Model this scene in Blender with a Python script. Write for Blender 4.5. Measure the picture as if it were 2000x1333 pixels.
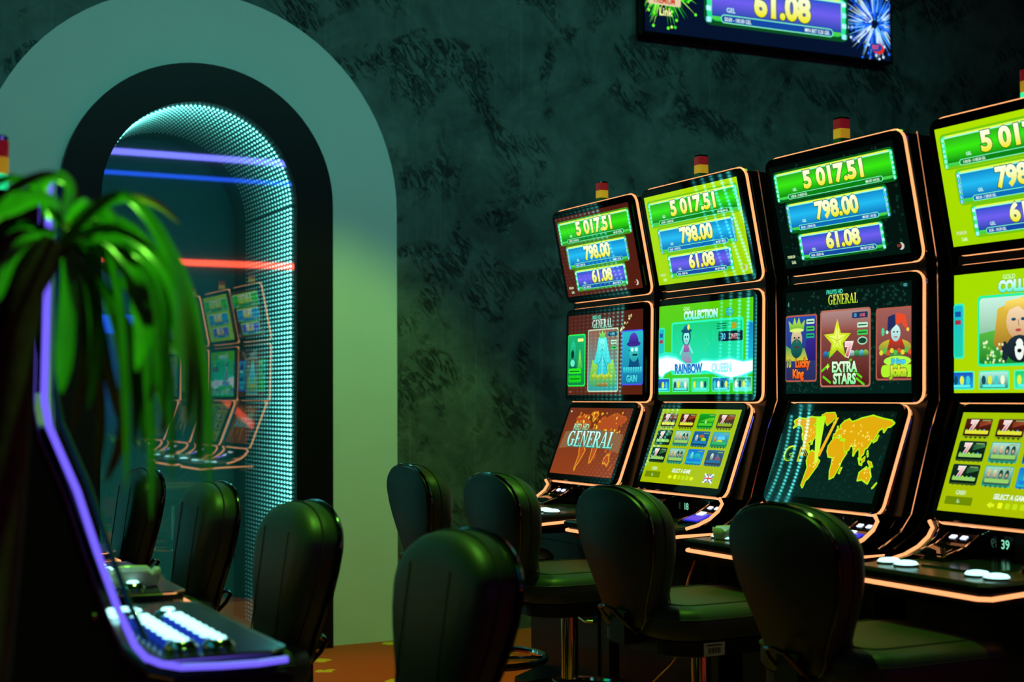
import bpy, bmesh, math, random
from mathutils import Vector, Matrix
random.seed(7)
SC = bpy.context.scene
for o in list(bpy.data.objects): bpy.data.objects.remove(o)
COL = SC.collection
R = math.radians
# ------------------------------------------------------------------ camera, world, lights, exposure
HC = 1.2045
yaw, pit, roll = R(26.5564), R(2.1285), -0.00567
fw = Vector((math.sin(yaw)*math.cos(pit), math.cos(yaw)*math.cos(pit), math.sin(pit)))
rt = Vector((math.cos(yaw), -math.sin(yaw), 0)); up = rt.cross(fw)
r2 = math.cos(roll)*rt + math.sin(roll)*up
u2 = -math.sin(roll)*rt + math.cos(roll)*up
cd = bpy.data.cameras.new('camera'); cam = bpy.data.objects.new('camera', cd); COL.objects.link(cam)
cam.matrix_world = Matrix(((r2.x, u2.x, -fw.x, 0), (r2.y, u2.y, -fw.y, 0), (r2.z, u2.z, -fw.z, HC), (0, 0, 0, 1)))
cd.sensor_width = 36; cd.lens = 2817/2000*36; cd.clip_start = 0.05; cd.clip_end = 60
cd.dof.use_dof = True; cd.dof.focus_distance = 4.5; cd.dof.aperture_fstop = 4.0
SC.camera = cam
w = bpy.data.worlds.new('world'); SC.world = w; w.use_nodes = True
w.node_tree.nodes['Background'].inputs[0].default_value = (0.02, 0.05, 0.035, 1)
w.node_tree.nodes['Background'].inputs[1].default_value = 0.05
SC.view_settings.view_transform = 'Standard'; SC.view_settings.look = 'None'
SC.view_settings.exposure = 0.0; SC.view_settings.gamma = 1.0
SC.cycles.use_denoising = True
SC.cycles.max_bounces = 8; SC.cycles.transparent_max_bounces = 12
SC.cycles.sample_clamp_indirect = 4.0

def area(name, loc, target, size, col, power, sy=None, spread=180):
    d = bpy.data.lights.new(name, 'AREA'); d.energy = power; d.color = col
    d.shape = 'RECTANGLE'; d.size = size; d.size_y = sy or size; d.spread = R(spread)
    o = bpy.data.objects.new(name, d); COL.objects.link(o); o.location = loc
    o.rotation_euler = (Vector(target)-Vector(loc)).to_track_quat('-Z', 'Y').to_euler()
    return o
def spot(name, loc, target, col, power, angle, blend=0.8, rad=0.06):
    d = bpy.data.lights.new(name, 'SPOT'); d.energy = power; d.color = col
    d.spot_size = R(angle); d.spot_blend = blend; d.shadow_soft_size = rad
    o = bpy.data.objects.new(name, d); COL.objects.link(o); o.location = loc
    o.rotation_euler = (Vector(target)-Vector(loc)).to_track_quat('-Z', 'Y').to_euler()
    return o
TEAL = (0.15, 0.80, 0.66); LIME = (0.40, 1.0, 0.08); GREEN = (0.26, 1.0, 0.07)
area('ceiling_teal_strip', (2.8, 2.9, 4.5), (2.8, 6.7, 2.3), 6.0, TEAL, 18, 0.3, 64)
spot('ceiling_lime_spot_wall', (2.1, 3.9, 4.5), (2.15, 6.66, -0.85), LIME, 350, 44, 0.4)
spot('ceiling_rose_spot_behind', (2.4, 0.2, 4.5), (2.4, 0.2, 0.0), (1.0, 0.40, 0.30), 260, 40)
spot('ceiling_green_spot_stools_right', (2.0, 3.4, 4.5), (2.15, 3.3, 0.6), GREEN, 300, 46)
spot('ceiling_green_spot_stools_left', (1.3, 3.9, 4.5), (0.85, 3.3, 0.8), GREEN, 420, 50)
spot('ceiling_green_spot_plant', (0.9, 1.3, 3.2), (0.28, 1.58, 1.3), GREEN, 210, 26)
spot('ceiling_warm_spot_carpet', (2.0, 5.2, 4.5), (2.0, 5.4, 0.0), (1.0, 0.30, 0.06), 150, 34)

# ------------------------------------------------------------------ materials
MATS = {}
def srgb(h):
    if not isinstance(h, str): return h
    h = h.lstrip('#'); v = [int(h[i:i+2], 16)/255 for i in (0, 2, 4)]
    return tuple(c/12.92 if c <= 0.04045 else ((c+0.055)/1.055)**2.4 for c in v)
def mat(name, base=(0.1, 0.1, 0.1), rough=0.5, metal=0.0, emit=None, es=1.0, spec=0.5, ior=1.5, coat=0.0):
    if name in MATS: return MATS[name]
    m = bpy.data.materials.new(name); m.use_nodes = True
    b = m.node_tree.nodes['Principled BSDF']
    b.inputs['Base Color'].default_value = (*base, 1); b.inputs['Roughness'].default_value = rough
    b.inputs['Metallic'].default_value = metal; b.inputs['IOR'].default_value = ior
    b.inputs['Specular IOR Level'].default_value = spec; b.inputs['Coat Weight'].default_value = coat
    if emit is not None:
        b.inputs['Emission Color'].default_value = (*emit, 1); b.inputs['Emission Strength'].default_value = es
    MATS[name] = m
    return m
def noisy(m, scale, amt, bump=0.0, detail=4):
    """fine grain on a plain principled material (colour variation + bump)"""
    nt = m.node_tree; b = nt.nodes['Principled BSDF']
    tc = nt.nodes.new('ShaderNodeTexCoord'); n = nt.nodes.new('ShaderNodeTexNoise')
    n.inputs['Scale'].default_value = scale; n.inputs['Detail'].default_value = detail
    nt.links.new(tc.outputs['Object'], n.inputs['Vector'])
    c = b.inputs['Base Color'].default_value[:3]
    mx = nt.nodes.new('ShaderNodeMix'); mx.data_type = 'RGBA'
    mx.inputs[6].default_value = (*[v*(1-amt) for v in c], 1); mx.inputs[7].default_value = (*[min(1, v*(1+amt)) for v in c], 1)
    nt.links.new(n.outputs['Fac'], mx.inputs[0]); nt.links.new(mx.outputs[2], b.inputs['Base Color'])
    if bump:
        bp = nt.nodes.new('ShaderNodeBump'); bp.inputs['Strength'].default_value = bump; bp.inputs['Distance'].default_value = 0.002
        nt.links.new(n.outputs['Fac'], bp.inputs['Height']); nt.links.new(bp.outputs['Normal'], b.inputs['Normal'])
    return m
GLOSS = mat('black_gloss', (0.004, 0.004, 0.005), 0.03, ior=1.6)
BODY = noisy(mat('cabinet_black', (0.005, 0.005, 0.006), 0.33, spec=0.22), 60, 0.3, 0.05)
CHROME = mat('chrome', (0.75, 0.75, 0.75), 0.1, 1.0)
DCHROME = mat('smoked_chrome', (0.07, 0.07, 0.075), 0.12, 1.0)
STEEL = noisy(mat('brushed_steel', (0.25, 0.26, 0.26), 0.35, 0.9), 80, 0.2, 0.05)
VINYL = noisy(mat('black_vinyl', (0.024, 0.036, 0.020), 0.46, spec=0.3), 220, 0.25, 0.12)
SHELL = noisy(mat('shell_plastic', (0.006, 0.010, 0.012), 0.38, spec=0.25), 150, 0.2, 0.05)
SEAM = mat('seam_thread', (0.006, 0.006, 0.006), 0.6)
DARKRUB = mat('black_rubber', (0.008, 0.008, 0.008), 0.7)
WOOD = noisy(mat('walnut_deck', (0.10, 0.055, 0.025), 0.25, ior=1.5), 30, 0.4, 0.05)
PANELG = noisy(mat('service_panel_grey', (0.03, 0.035, 0.034), 0.2), 50, 0.15, 0.05)
PANELB = noisy(mat('service_panel_beige', (0.55, 0.50, 0.38), 0.5), 50, 0.1, 0.05)
ORANGE = mat('led_orange', (0.02, 0.01, 0.01), 0.4, emit=(1.0, 0.37, 0.14), es=1.45)
PURPLE = mat('led_purple', (0.01, 0.01, 0.02), 0.4, emit=(0.17, 0.12, 1.0), es=1.2)
REDLED = mat('led_red', (0.02, 0.0, 0.0), 0.4, emit=(1.0, 0.06, 0.12), es=2.0)
GREENLED = mat('led_green', (0.0, 0.02, 0.0), 0.4, emit=(0.05, 1.0, 0.35), es=1.5)
BLUELED = mat('led_blue', (0.0, 0.0, 0.02), 0.4, emit=(0.02, 0.10, 1.0), es=2.0)
VIOLED = mat('led_violet_strip', (0.0, 0.0, 0.02), 0.4, emit=(0.20, 0.18, 1.0), es=3.6)
SCARLED = mat('led_scarlet_strip', (0.02, 0.0, 0.0), 0.4, emit=(1.0, 0.07, 0.03), es=5.0)
BTN = mat('button_white_lit', (0.5, 0.5, 0.5), 0.3, emit=(0.42, 0.95, 1.0), es=1.9)
BLUEGLOW = mat('slot_blue_lit', (0.02, 0.02, 0.1), 0.2, emit=(0.02, 0.03, 0.85), es=0.9)
WHITELIT = mat('indicator_white_lit', (0.5, 0.5, 0.5), 0.3, emit=(0.6, 0.7, 1.0), es=1.6)
CERAM = noisy(mat('white_ceramic', (0.72, 0.72, 0.66), 0.2, coat=0.3), 40, 0.05)
TRED = mat('tower_red', (0.30, 0.02, 0.03), 0.3, emit=(0.35, 0.01, 0.02), es=0.3)
TYEL = mat('tower_yellow', (0.65, 0.38, 0.03), 0.3, emit=(0.8, 0.45, 0.02), es=0.35)
TGRN = mat('tower_green', (0.01, 0.13, 0.08), 0.3)
TGRNLIT = mat('tower_green_lit', (0.01, 0.2, 0.08), 0.3, emit=(0.02, 0.95, 0.35), es=1.0)
PAPER = mat('paper_label', (0.42, 0.5, 0.47), 0.7)

# screen picture: colours of the flat printed polygons come from a colour attribute
def screen_mat(name, es, rough=0.015, ior=1.75, lcd=False):
    m = mat(name, (0.004, 0.004, 0.004), rough, ior=ior)
    nt = m.node_tree; a = nt.nodes.new('ShaderNodeAttribute'); a.attribute_name = 'Col'
    nt.links.new(a.outputs['Color'], nt.nodes['Principled BSDF'].inputs['Emission Color'])
    if lcd:   # an LCD panel dims towards grazing viewing angles
        lw = nt.nodes.new('ShaderNodeLayerWeight'); lw.inputs['Blend'].default_value = 0.5
        mr = nt.nodes.new('ShaderNodeMapRange'); mr.interpolation_type = 'SMOOTHSTEP'
        mr.inputs['From Min'].default_value = 0.64; mr.inputs['From Max'].default_value = 0.77; mr.inputs['To Min'].default_value = es; mr.inputs['To Max'].default_value = es*0.12
        nt.links.new(lw.outputs['Facing'], mr.inputs['Value']); nt.links.new(mr.outputs[0], nt.nodes['Principled BSDF'].inputs['Emission Strength'])
    else: nt.nodes['Principled BSDF'].inputs['Emission Strength'].default_value = es
    return m
SCREEN = screen_mat('screen_picture', 1.12, lcd=True)
DECAL = mat('decal_print', (0.5, 0.5, 0.5), 0.5)

# ------------------------------------------------------------------ object helpers
def mk(name, verts, faces, m=None, parent=None, smooth=False, loc=None):
    me = bpy.data.meshes.new(name); me.from_pydata([tuple(v) for v in verts], [], faces); me.update()
    if m: me.materials.append(m)
    if smooth: me.polygons.foreach_set('use_smooth', [True]*len(me.polygons))
    o = bpy.data.objects.new(name, me); COL.objects.link(o)
    if parent: o.parent = parent
    if loc: o.location = loc
    return o
def fixn(o):
    bm = bmesh.new(); bm.from_mesh(o.data); bmesh.ops.recalc_face_normals(bm, faces=bm.faces); bm.to_mesh(o.data); bm.free(); return o
def tag(o, label, cat, group=None, kind=None):
    o['label'] = label; o['category'] = cat
    if group: o['group'] = group
    if kind: o['kind'] = kind
    return o
def thing(name, label, cat, loc=(0, 0, 0), rz=0, group=None):
    o = bpy.data.objects.new(name, None); COL.objects.link(o); o.empty_display_size = 0.1
    o.location = loc; o.rotation_euler = (0, 0, rz)
    return tag(o, label, cat, group)
def struct(o): o['kind'] = 'structure'; return o
class MB:
    def __init__(s): s.v = []; s.f = []
    def add(s, v, f):
        n = len(s.v); s.v += [Vector(p) for p in v]; s.f += [tuple(i+n for i in q) for q in f]; return s
    def box(s, c, d, rot=None):
        x, y, z = d[0]/2, d[1]/2, d[2]/2
        P = [Vector(p) for p in ((-x,-y,-z),(x,-y,-z),(x,y,-z),(-x,y,-z),(-x,-y,z),(x,-y,z),(x,y,z),(-x,y,z))]
        if rot: P = [rot @ p for p in P]
        return s.add([p+Vector(c) for p in P], [(0,3,2,1),(4,5,6,7),(0,1,5,4),(1,2,6,5),(2,3,7,6),(3,0,4,7)])
    def tube(s, pts, r, n=8, closed=False, taper=None):
        pts = [Vector(p) for p in pts]; rings = []; N = len(pts); prev = None
        for i, p in enumerate(pts):
            a = pts[i-1] if (i > 0 or closed) else p; b = pts[(i+1) % N] if (i < N-1 or closed) else p
            t = (b-a).normalized()
            if prev is None:
                q = Vector((0, 0, 1)) if abs(t.z) < 0.9 else Vector((1, 0, 0)); n1 = t.cross(q).normalized()
            else:
                n1 = (prev - t*prev.dot(t)).normalized()
            prev = n1; n2 = t.cross(n1); rr = r*(taper[i] if taper else 1)
            rings.append([p+(n1*math.cos(2*math.pi*k/n)+n2*math.sin(2*math.pi*k/n))*rr for k in range(n)])
        v = [q for g in rings for q in g]; f = []
        for i in range(N if closed else N-1):
            j = (i+1) % N
            for k in range(n): f.append((i*n+k, i*n+(k+1) % n, j*n+(k+1) % n, j*n+k))
        if not closed: f += [tuple(range(n-1, -1, -1)), tuple((N-1)*n+k for k in range(n))]
        return s.add(v, f)
    def loft(s, loops, cap=True):
        n = len(loops[0]); v = [p for l in loops for p in l]; f = []
        for i in range(len(loops)-1):
            for k in range(n): f.append((i*n+k, i*n+(k+1) % n, (i+1)*n+(k+1) % n, (i+1)*n+k))
        if cap: f += [tuple(range(n-1, -1, -1)), tuple((len(loops)-1)*n+k for k in range(n))]
        return s.add(v, f)
    def lathe(s, prof, n=24, c=(0, 0, 0)):
        loops = [[(c[0]+r*math.cos(2*math.pi*k/n), c[1]+r*math.sin(2*math.pi*k/n), c[2]+z) for k in range(n)] for r, z in prof]
        return s.loft(loops)
    def build(s, name, m, parent=None, smooth=False):
        o = fixn(mk(name, s.v, s.f, m, parent))
        if smooth:
            try:
                bm = bmesh.new(); bm.from_mesh(o.data)
                for f in bm.faces: f.smooth = True
                for e in bm.edges:
                    if len(e.link_faces) == 2 and e.calc_face_angle(0) > 0.7: e.smooth = False
                bm.to_mesh(o.data); bm.free()
            except Exception: pass
        return o
def rr_pts(w, h, r, n=6):
    out = []
    for cx, cy, a0 in ((w/2-r, h/2-r, 0), (-w/2+r, h/2-r, 90), (-w/2+r, -h/2+r, 180), (w/2-r, -h/2+r, 270)):
        for k in range(n+1):
            a = R(a0+90*k/n); out.append((cx+r*math.cos(a), cy+r*math.sin(a)))
    return out

# ------------------------------------------------------------------ flat pictures (screens, signs)
TXT = {}
def text_geo(s, bold=0.0):
    k = (s, round(bold, 3))
    if k in TXT: return TXT[k]
    cu = bpy.data.curves.new('t', 'FONT'); cu.body = s; cu.size = 1.0; cu.offset = bold; cu.resolution_u = 3
    cu.fill_mode = 'FRONT'
    o = bpy.data.objects.new('t', cu)
    me = bpy.data.meshes.new_from_object(o)
    vs = [(v.co.x, v.co.y) for v in me.vertices]; fs = [tuple(p.vertices) for p in me.polygons]
    if vs:
        x0 = min(v[0] for v in vs); x1 = max(v[0] for v in vs)
    else: x0 = x1 = 0
    TXT[k] = (vs, fs, x0, x1)
    bpy.data.objects.remove(o); bpy.data.meshes.remove(me); bpy.data.curves.remove(cu)
    return TXT[k]
CAPH = 0.729
class Canvas:
    """2D picture in its own units (W x H, y up); later primitives lie a hair in front of earlier ones"""
    def __init__(s, W, H): s.W, s.H = W, H; s.v = []; s.f = []; s.c = []; s.l = 0; s.clip = None
    def poly(s, pts, c, c2=None, same=False):
        if not same: s.l += 1
        if s.clip: pts = [(min(max(x, s.clip[0]), s.clip[2]), min(max(y, s.clip[1]), s.clip[3])) for x, y in pts]
        n = len(s.v); c = srgb(c); ys = [p[1] for p in pts]; y0, y1 = min(ys), max(ys)
        for p in pts:
            s.v.append((p[0], p[1], s.l))
            if c2 is None: s.c.append(c)
            else:
                t = (p[1]-y0)/max(1e-6, y1-y0); d = srgb(c2); s.c.append(tuple(d[i]+(c[i]-d[i])*t for i in range(3)))
        s.f.append(tuple(range(n, n+len(pts))))
    def rect(s, x, y, w, h, c, c2=None): s.poly([(x, y), (x+w, y), (x+w, y+h), (x, y+h)], c, c2)
    def bar3(s, x, y, w, h, ct, cm, cb, k=0.55):
        s.rect(x, y+h*k, w, h*(1-k), ct, cm); s.l -= 1; s.rect(x, y, w, h*k, cm, cb)
    def rrect(s, x, y, w, h, r, c, c2=None): s.poly([(px+x+w/2, py+y+h/2) for px, py in rr_pts(w, h, min(r, w/2.01, h/2.01), 4)], c, c2)
    def ell(s, x, y, rx, ry, c, c2=None, n=18, a0=0, a1=360):
        s.poly([(x+rx*math.cos(R(a0+(a1-a0)*k/n)), y+ry*math.sin(R(a0+(a1-a0)*k/n))) for k in range(n+(a1-a0 != 360))], c, c2)
    def line(s, pts, w, c, closed=False):
        s.l += 1; P = list(pts)+([pts[0]] if closed else [])
        for (a, b), (d, e) in zip(P[:-1], P[1:]):
            L = math.hypot(d-a, e-b) or 1; nx, ny = -(e-b)/L*w/2, (d-a)/L*w/2; ex, ey = (d-a)/L*w/3, (e-b)/L*w/3
            s.poly([(a+nx-ex, b+ny-ey), (a-nx-ex, b-ny-ey), (d-nx+ex, e-ny+ey), (d+nx+ex, e+ny+ey)], c, same=True)
    def star(s, x, y, r, c, c2=None, n=5, k=0.42, rot=90):
        s.poly([(x+(r if i % 2 == 0 else r*k)*math.cos(R(rot+180*i/n)), y+(r if i % 2 == 0 else r*k)*math.sin(R(rot+180*i/n))) for i in range(2*n)], c, c2)
    def text(s, t, x, y, h, c, c2=None, sx=1.0, bold=0.0, al='C', slant=0.0, out=None, ow=0.05, rot=0.0, fit=None):
        if fit: q_ = text_geo(t, 0.0); sx = fit/((q_[3]-q_[2])*h/CAPH)
        if out is not None: s.text(t, x, y, h, out, None, sx, bold+ow, al, slant, None, 0, rot)
        vs, fs, x0, x1 = text_geo(t, bold); _, _, bx0, bx1 = text_geo(t, 0.0)
        k = h/CAPH; w = (bx1-bx0)*k*sx; dx = {'C': -w/2, 'L': 0, 'R': -w}[al]
        s.l += 1; n = len(s.v); c = srgb(c); d = srgb(c2) if c2 else c; cr, sr = math.cos(R(rot)), math.sin(R(rot))
        for vx, vy in vs:
            px = (vx-bx0)*k*sx+dx+slant*vy*k; py = vy*k
            q = (x+px*cr-py*sr, y+px*sr+py*cr)
            if s.clip: q = (min(max(q[0], s.clip[0]), s.clip[2]), min(max(q[1], s.clip[1]), s.clip[3]))
            s.v.append((q[0], q[1], s.l)); tt = min(1, max(0, vy/CAPH)); s.c.append(tuple(d[i]+(c[i]-d[i])*tt for i in range(3)))
        s.f += [tuple(i+n for i in f) for f in fs]
    def serif(s, wd, x, y, h, c, c2=None, sx=1.0, slant=0.0, out=None):
        """roman capitals drawn by hand (letters of GENERAL)"""
        if out is not None:
            for ox, oy in ((-.05, -.05), (.05, -.05), (-.05, .05), (.05, .05)): s.serif(wd, x+ox*h, y+oy*h, h, out, None, sx, slant)
        st, th, sf = 0.2, 0.07, 0.1
        def rc(a, b, w_, h_): return [(a, b), (a+w_, b), (a+w_, b+h_), (a, b+h_)]
        def ring(cx, cy, rx, ry, a0, a1, t0, n=12):
            o = [(cx+rx*math.cos(R(a0+(a1-a0)*k/n)), cy+ry*math.sin(R(a0+(a1-a0)*k/n))) for k in range(n+1)]
            i = [(cx+(rx-t0)*math.cos(R(a0+(a1-a0)*k/n)), cy+(ry-th)*math.sin(R(a0+(a1-a0)*k/n))) for k in range(n, -1, -1)]
            return o+i
        G = {'E': ([rc(.08, 0, st, 1), rc(0, 0, .66, th), rc(0, 1-th, .64, th), rc(.1, .48, .4, th), rc(.6, 0, .06, .26), rc(.58, .76, .06, .24), rc(.46, .38, .05, .26)], .74),
             'N': ([rc(.1, 0, .08, 1), rc(.62, 0, .08, 1), [(.05, 1), (.26, 1), (.7, 0), (.62, 0)], rc(0, 0, .28, th), rc(.5, 1-th, .3, th)], .86),
             'R': ([rc(.08, 0, st, 1), rc(0, 0, .36, th), rc(0, 1-th, .4, th), ring(.36, .73, .32, .27, -90, 90, st), rc(.2, .46, .18, th), [(.34, .48), (.52, .46), (.84, 0), (.6, 0)]], .84),
             'A': ([[(.36, 1), (.48, 1), (.82, 0), (.6, 0)], [(.36, 1), (.42, .9), (.14, 0), (.06, 0)], rc(.2, .3, .4, th), rc(-.02, 0, .26, th), rc(.5, 0, .4, th)], .92),
             'L': ([rc(.08, 0, st, 1), rc(0, 0, .64, th), rc(0, 1-th, .36, th), rc(.58, 0, .06, .3)], .72),
             'G': ([ring(.44, .5, .44, .5, 48, 318, st, 16), rc(.6, .06, st, .36), rc(.5, .4, .38, th), rc(.68, .7, .05, .28)], .96)}
        tw = sum(G[ch][1] for ch in wd)*h*sx; px = x-tw/2; s.l += 1
        for ch in wd:
            for P in G[ch][0]:
                pts = [(px+a*h*sx+slant*b*h, y+b*h) for a, b in P]; n = len(s.v); cc = srgb(c); d = srgb(c2) if c2 else cc
                for (a, b), q in zip(P, pts):
                    if s.clip: q = (min(max(q[0], s.clip[0]), s.clip[2]), min(max(q[1], s.clip[1]), s.clip[3]))
                    s.v.append((q[0], q[1], s.l)); s.c.append(tuple(d[i]+(cc[i]-d[i])*b for i in range(3)))
                s.f.append(tuple(range(n, n+len(pts))))
            px += G[ch][1]*h*sx
    def build(s, name, org, U, V, N, m, parent, base=0.0006, step=0.000012):
        """org = lower-left corner, U / V = vectors along the full width / height, N = unit front normal"""
        org, U, V, N = Vector(org), Vector(U)/s.W, Vector(V)/s.H, Vector(N)
        o = mk(name, [org+U*x+V*y+N*(base+l*step) for x, y, l in s.v], s.f, m, parent)
        at = o.data.color_attributes.new('Col', 'FLOAT_COLOR', 'POINT')
        at.data.foreach_set('color', [x for c in s.c for x in (c[0], c[1], c[2], 1.0)])
        return o

# ---- pictures
def fruit_pattern(c, y0=0.0, y1=9.0, n=260, col='#0b2e22'):
    rnd = random.Random(3)
    for i in range(n):
        x, y = rnd.uniform(.2, c.W-.2), rnd.uniform(y0+.2, y1-.2); r = rnd.uniform(.10, .2)
        c.ell(x, y, r, r*.8, col, n=7); c.l -= 1
        c.ell(x+.04, y+.03, r*.6, r*.5, '#02100c', n=6); c.l -= 1
    c.l += 2
def jackpot(c, bg, X0=0.0, X1=16.0, Y0=0.0, Y1=9.0, halo='#0a7a18', corner=True):
    W, H = X1-X0, Y1-Y0
    def U(u): return X0+u*W
    def V(t): return Y1-t*H
    rows = [(.03, .985, .075, .335, '5 017.51', '3 000.00 - 10 000.00 GEL', 'MIN BET 4.00 GEL', ('#2fa51a', '#35e010', '#0a7c12'), '#27f0b0', 'GRANDE', .515),
            (.092, .90, .385, .645, '798.00', '800.00 - 1 500.00 GEL', 'MIN BET 1.00 GEL', ('#1283c4', '#21b4e8', '#0a68b0'), '#2f9ff0', 'MIDDLE', .505),
            (.155, .83, .69, .925, '61.08', '50.00 - 100.00 GEL', 'MIN BET 0.20 GEL', ('#2a4fc4', '#6a5be6', '#12459c'), '#7fe8ee', 'MINI', .515)]
    for a, b, t0, t1, num, rng, bet, cols, lc, side, cx in rows:
        x, y, w_, h = U(a), V(t1), (b-a)*W, (t1-t0)*H
        c.rrect(x-.12, y-.2, w_+.24, h+.4, .4, halo)
        c.rrect(x+.05, y+.12, w_-.1, h-.1, .25, '#35f0a8', '#1fd88e')
        c.rrect(x+.32, y+.05, w_-.64, h-.02, .3, '#d9f23c', '#22c84a')
        c.bar3(x+.36, y+.3, w_-.72, h-.5, *cols)
        c.rect(x+.3, y+h-.2, w_-.6, .11, '#c8ffe0', '#6df2b4')
        # side letters
        for sx_ in (x+.17, x+w_-.17):
            n = len(side)
            for i, ch in enumerate(side):
                yy = y+h-.28-(h-.35)*i/(n-1)
                c.rrect(sx_-.17, yy-.13, .34, .3, .08, lc); c.text(ch, sx_, yy-.1, .24, '#e8fff8', sx=.9, bold=.01)
        # number
        nh = h*.62
        c.text(num, U(cx), y+h*.31, nh, '#f4ffe0', '#e6e018', fit={'GRANDE': .47, 'MIDDLE': .335, 'MINI': .262}[side]*W, bold=.05, out='#1c5a20', ow=.03)
        c.text('GEL', x+w_*.17, y+h*.27, .26, '#c8ffe8', sx=.9, bold=.012)
        # pill with small print
        c.rrect(x+w_*.10, y-.02, w_*.80, .46, .22, '#7ff7c0'); c.rrect(x+w_*.105, y+.03, w_*.79, .36, .18, cols[2])
        c.text(rng, x+w_*.125, y+.1, .215, '#e6fff4', sx=.74, bold=.012, al='L')
        c.text(bet, x+w_*.875, y+.1, .215, '#e6fff4', sx=.74, bold=.012, al='R')
    if corner:
        c.text('PREMIUM', U(.035), V(.905), .27, '#c9d6a0', sx=.68, bold=.02, al='L')
        c.text('Link', U(.065), V(.96), .3, '#d8f7c0', sx=.8, bold=.02, al='L')
        c.ell(U(.94), V(.93), .34, .3, '#c9c9b8', n=14); c.ell(U(.925), V(.925), .32, .27, bg, n=14)
        c.text('EGT', U(.925), V(.935), .2, '#c04038', sx=.8, bold=.02)
def firework(c, x, y, r, cols, n=90, seed=1, clip=None):
    rnd = random.Random(seed); c.clip = clip
    for i in range(n):
        a = rnd.uniform(0, 2*math.pi); L = r*rnd.uniform(.55, 1); q = r*rnd.uniform(.08, .4); wv = .05
        px, py = math.cos(a), math.sin(a)
        c.poly([(x+px*q-py*wv, y+py*q+px*wv), (x+px*q+py*wv, y+py*q-px*wv), (x+px*L, y+py*L)], rnd.choice(cols)); c.l -= 1
        if i % 2 == 0: c.ell(x+px*L, y+py*L, .09, .09, rnd.choice(cols), n=5)
    c.clip = None; c.l += 1
def pic_jackpot(bg, bg2=None, fruits=False):
    c = Canvas(16, 9); c.rect(0, 0, 16, 9, bg, bg2)
    if fruits: fruit_pattern(c)
    jackpot(c, bg2 or bg, halo='#0a5a18' if fruits else ('#6fbe10' if bg == '#a8d800' else '#3f8a1c'))
    return c
def pic_tv():
    c = Canvas(16, 9); c.rect(0, 0, 16, 9, '#04102a')
    k = (0, 0, 16, 9)
    firework(c, 1.2, 2.6, 2.4, ('#2fe018', '#67ff2a', '#16a010', '#b8ff60'), 150, 1, k)
    firework(c, 1.5, 6.6, 2.2, ('#2fe018', '#d8e020', '#16a010'), 90, 4, k)
    firework(c, 14.9, 2.0, 2.3, ('#1c6cff', '#5fb4ff', '#1040c0', '#c8e8ff'), 170, 2, k)
    firework(c, 14.4, 6.4, 2.2, ('#a040ff', '#5fb4ff', '#e080ff'), 90, 3, k)
    jackpot(c, '#04102a', 1.6, 15.2, 0.25, 9.3, halo='#0a4a20', corner=False)
    c.rrect(.2, 1.42, 1.95, .5, .1, '#d8c8a0'); c.text('PREMIUM', 1.17, 1.52, .33, '#c02820', sx=.68, bold=.03)
    c.text('Link', 1.25, .9, .42, '#f2f0a0', sx=.8, bold=.02)
    c.ell(15.1, .62, .42, .3, '#e02a18'); c.ell(14.95, .68, .42, .24, '#10409a'); c.text('EGT', 14.9, .58, .22, '#ff5040', sx=.8, bold=.02)
    return c
def game_logo(c, x, y, small, col='#e8fbe8', col2='#9adf9a', h=.85, sc='#48d8b0'):
    c.text(small, x-1.1*h/.85, y+h+.08, .36*h/.85, sc, sx=.9, bold=.03)
    c.serif('GENERAL', x, y, h, col, col2, sx=.78, out='#06120c')
def tiny_lines(c, x, y, w, rows=3):
    for i in range(rows):
        c.rrect(x, y-i*.62, w, .42, .08, ('#b8e8c8', '#3fc04a', '#18a878')[i % 3]); c.rect(x+.12, y-i*.62+.16, w-.24, .1, '#0d3a28')
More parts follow.
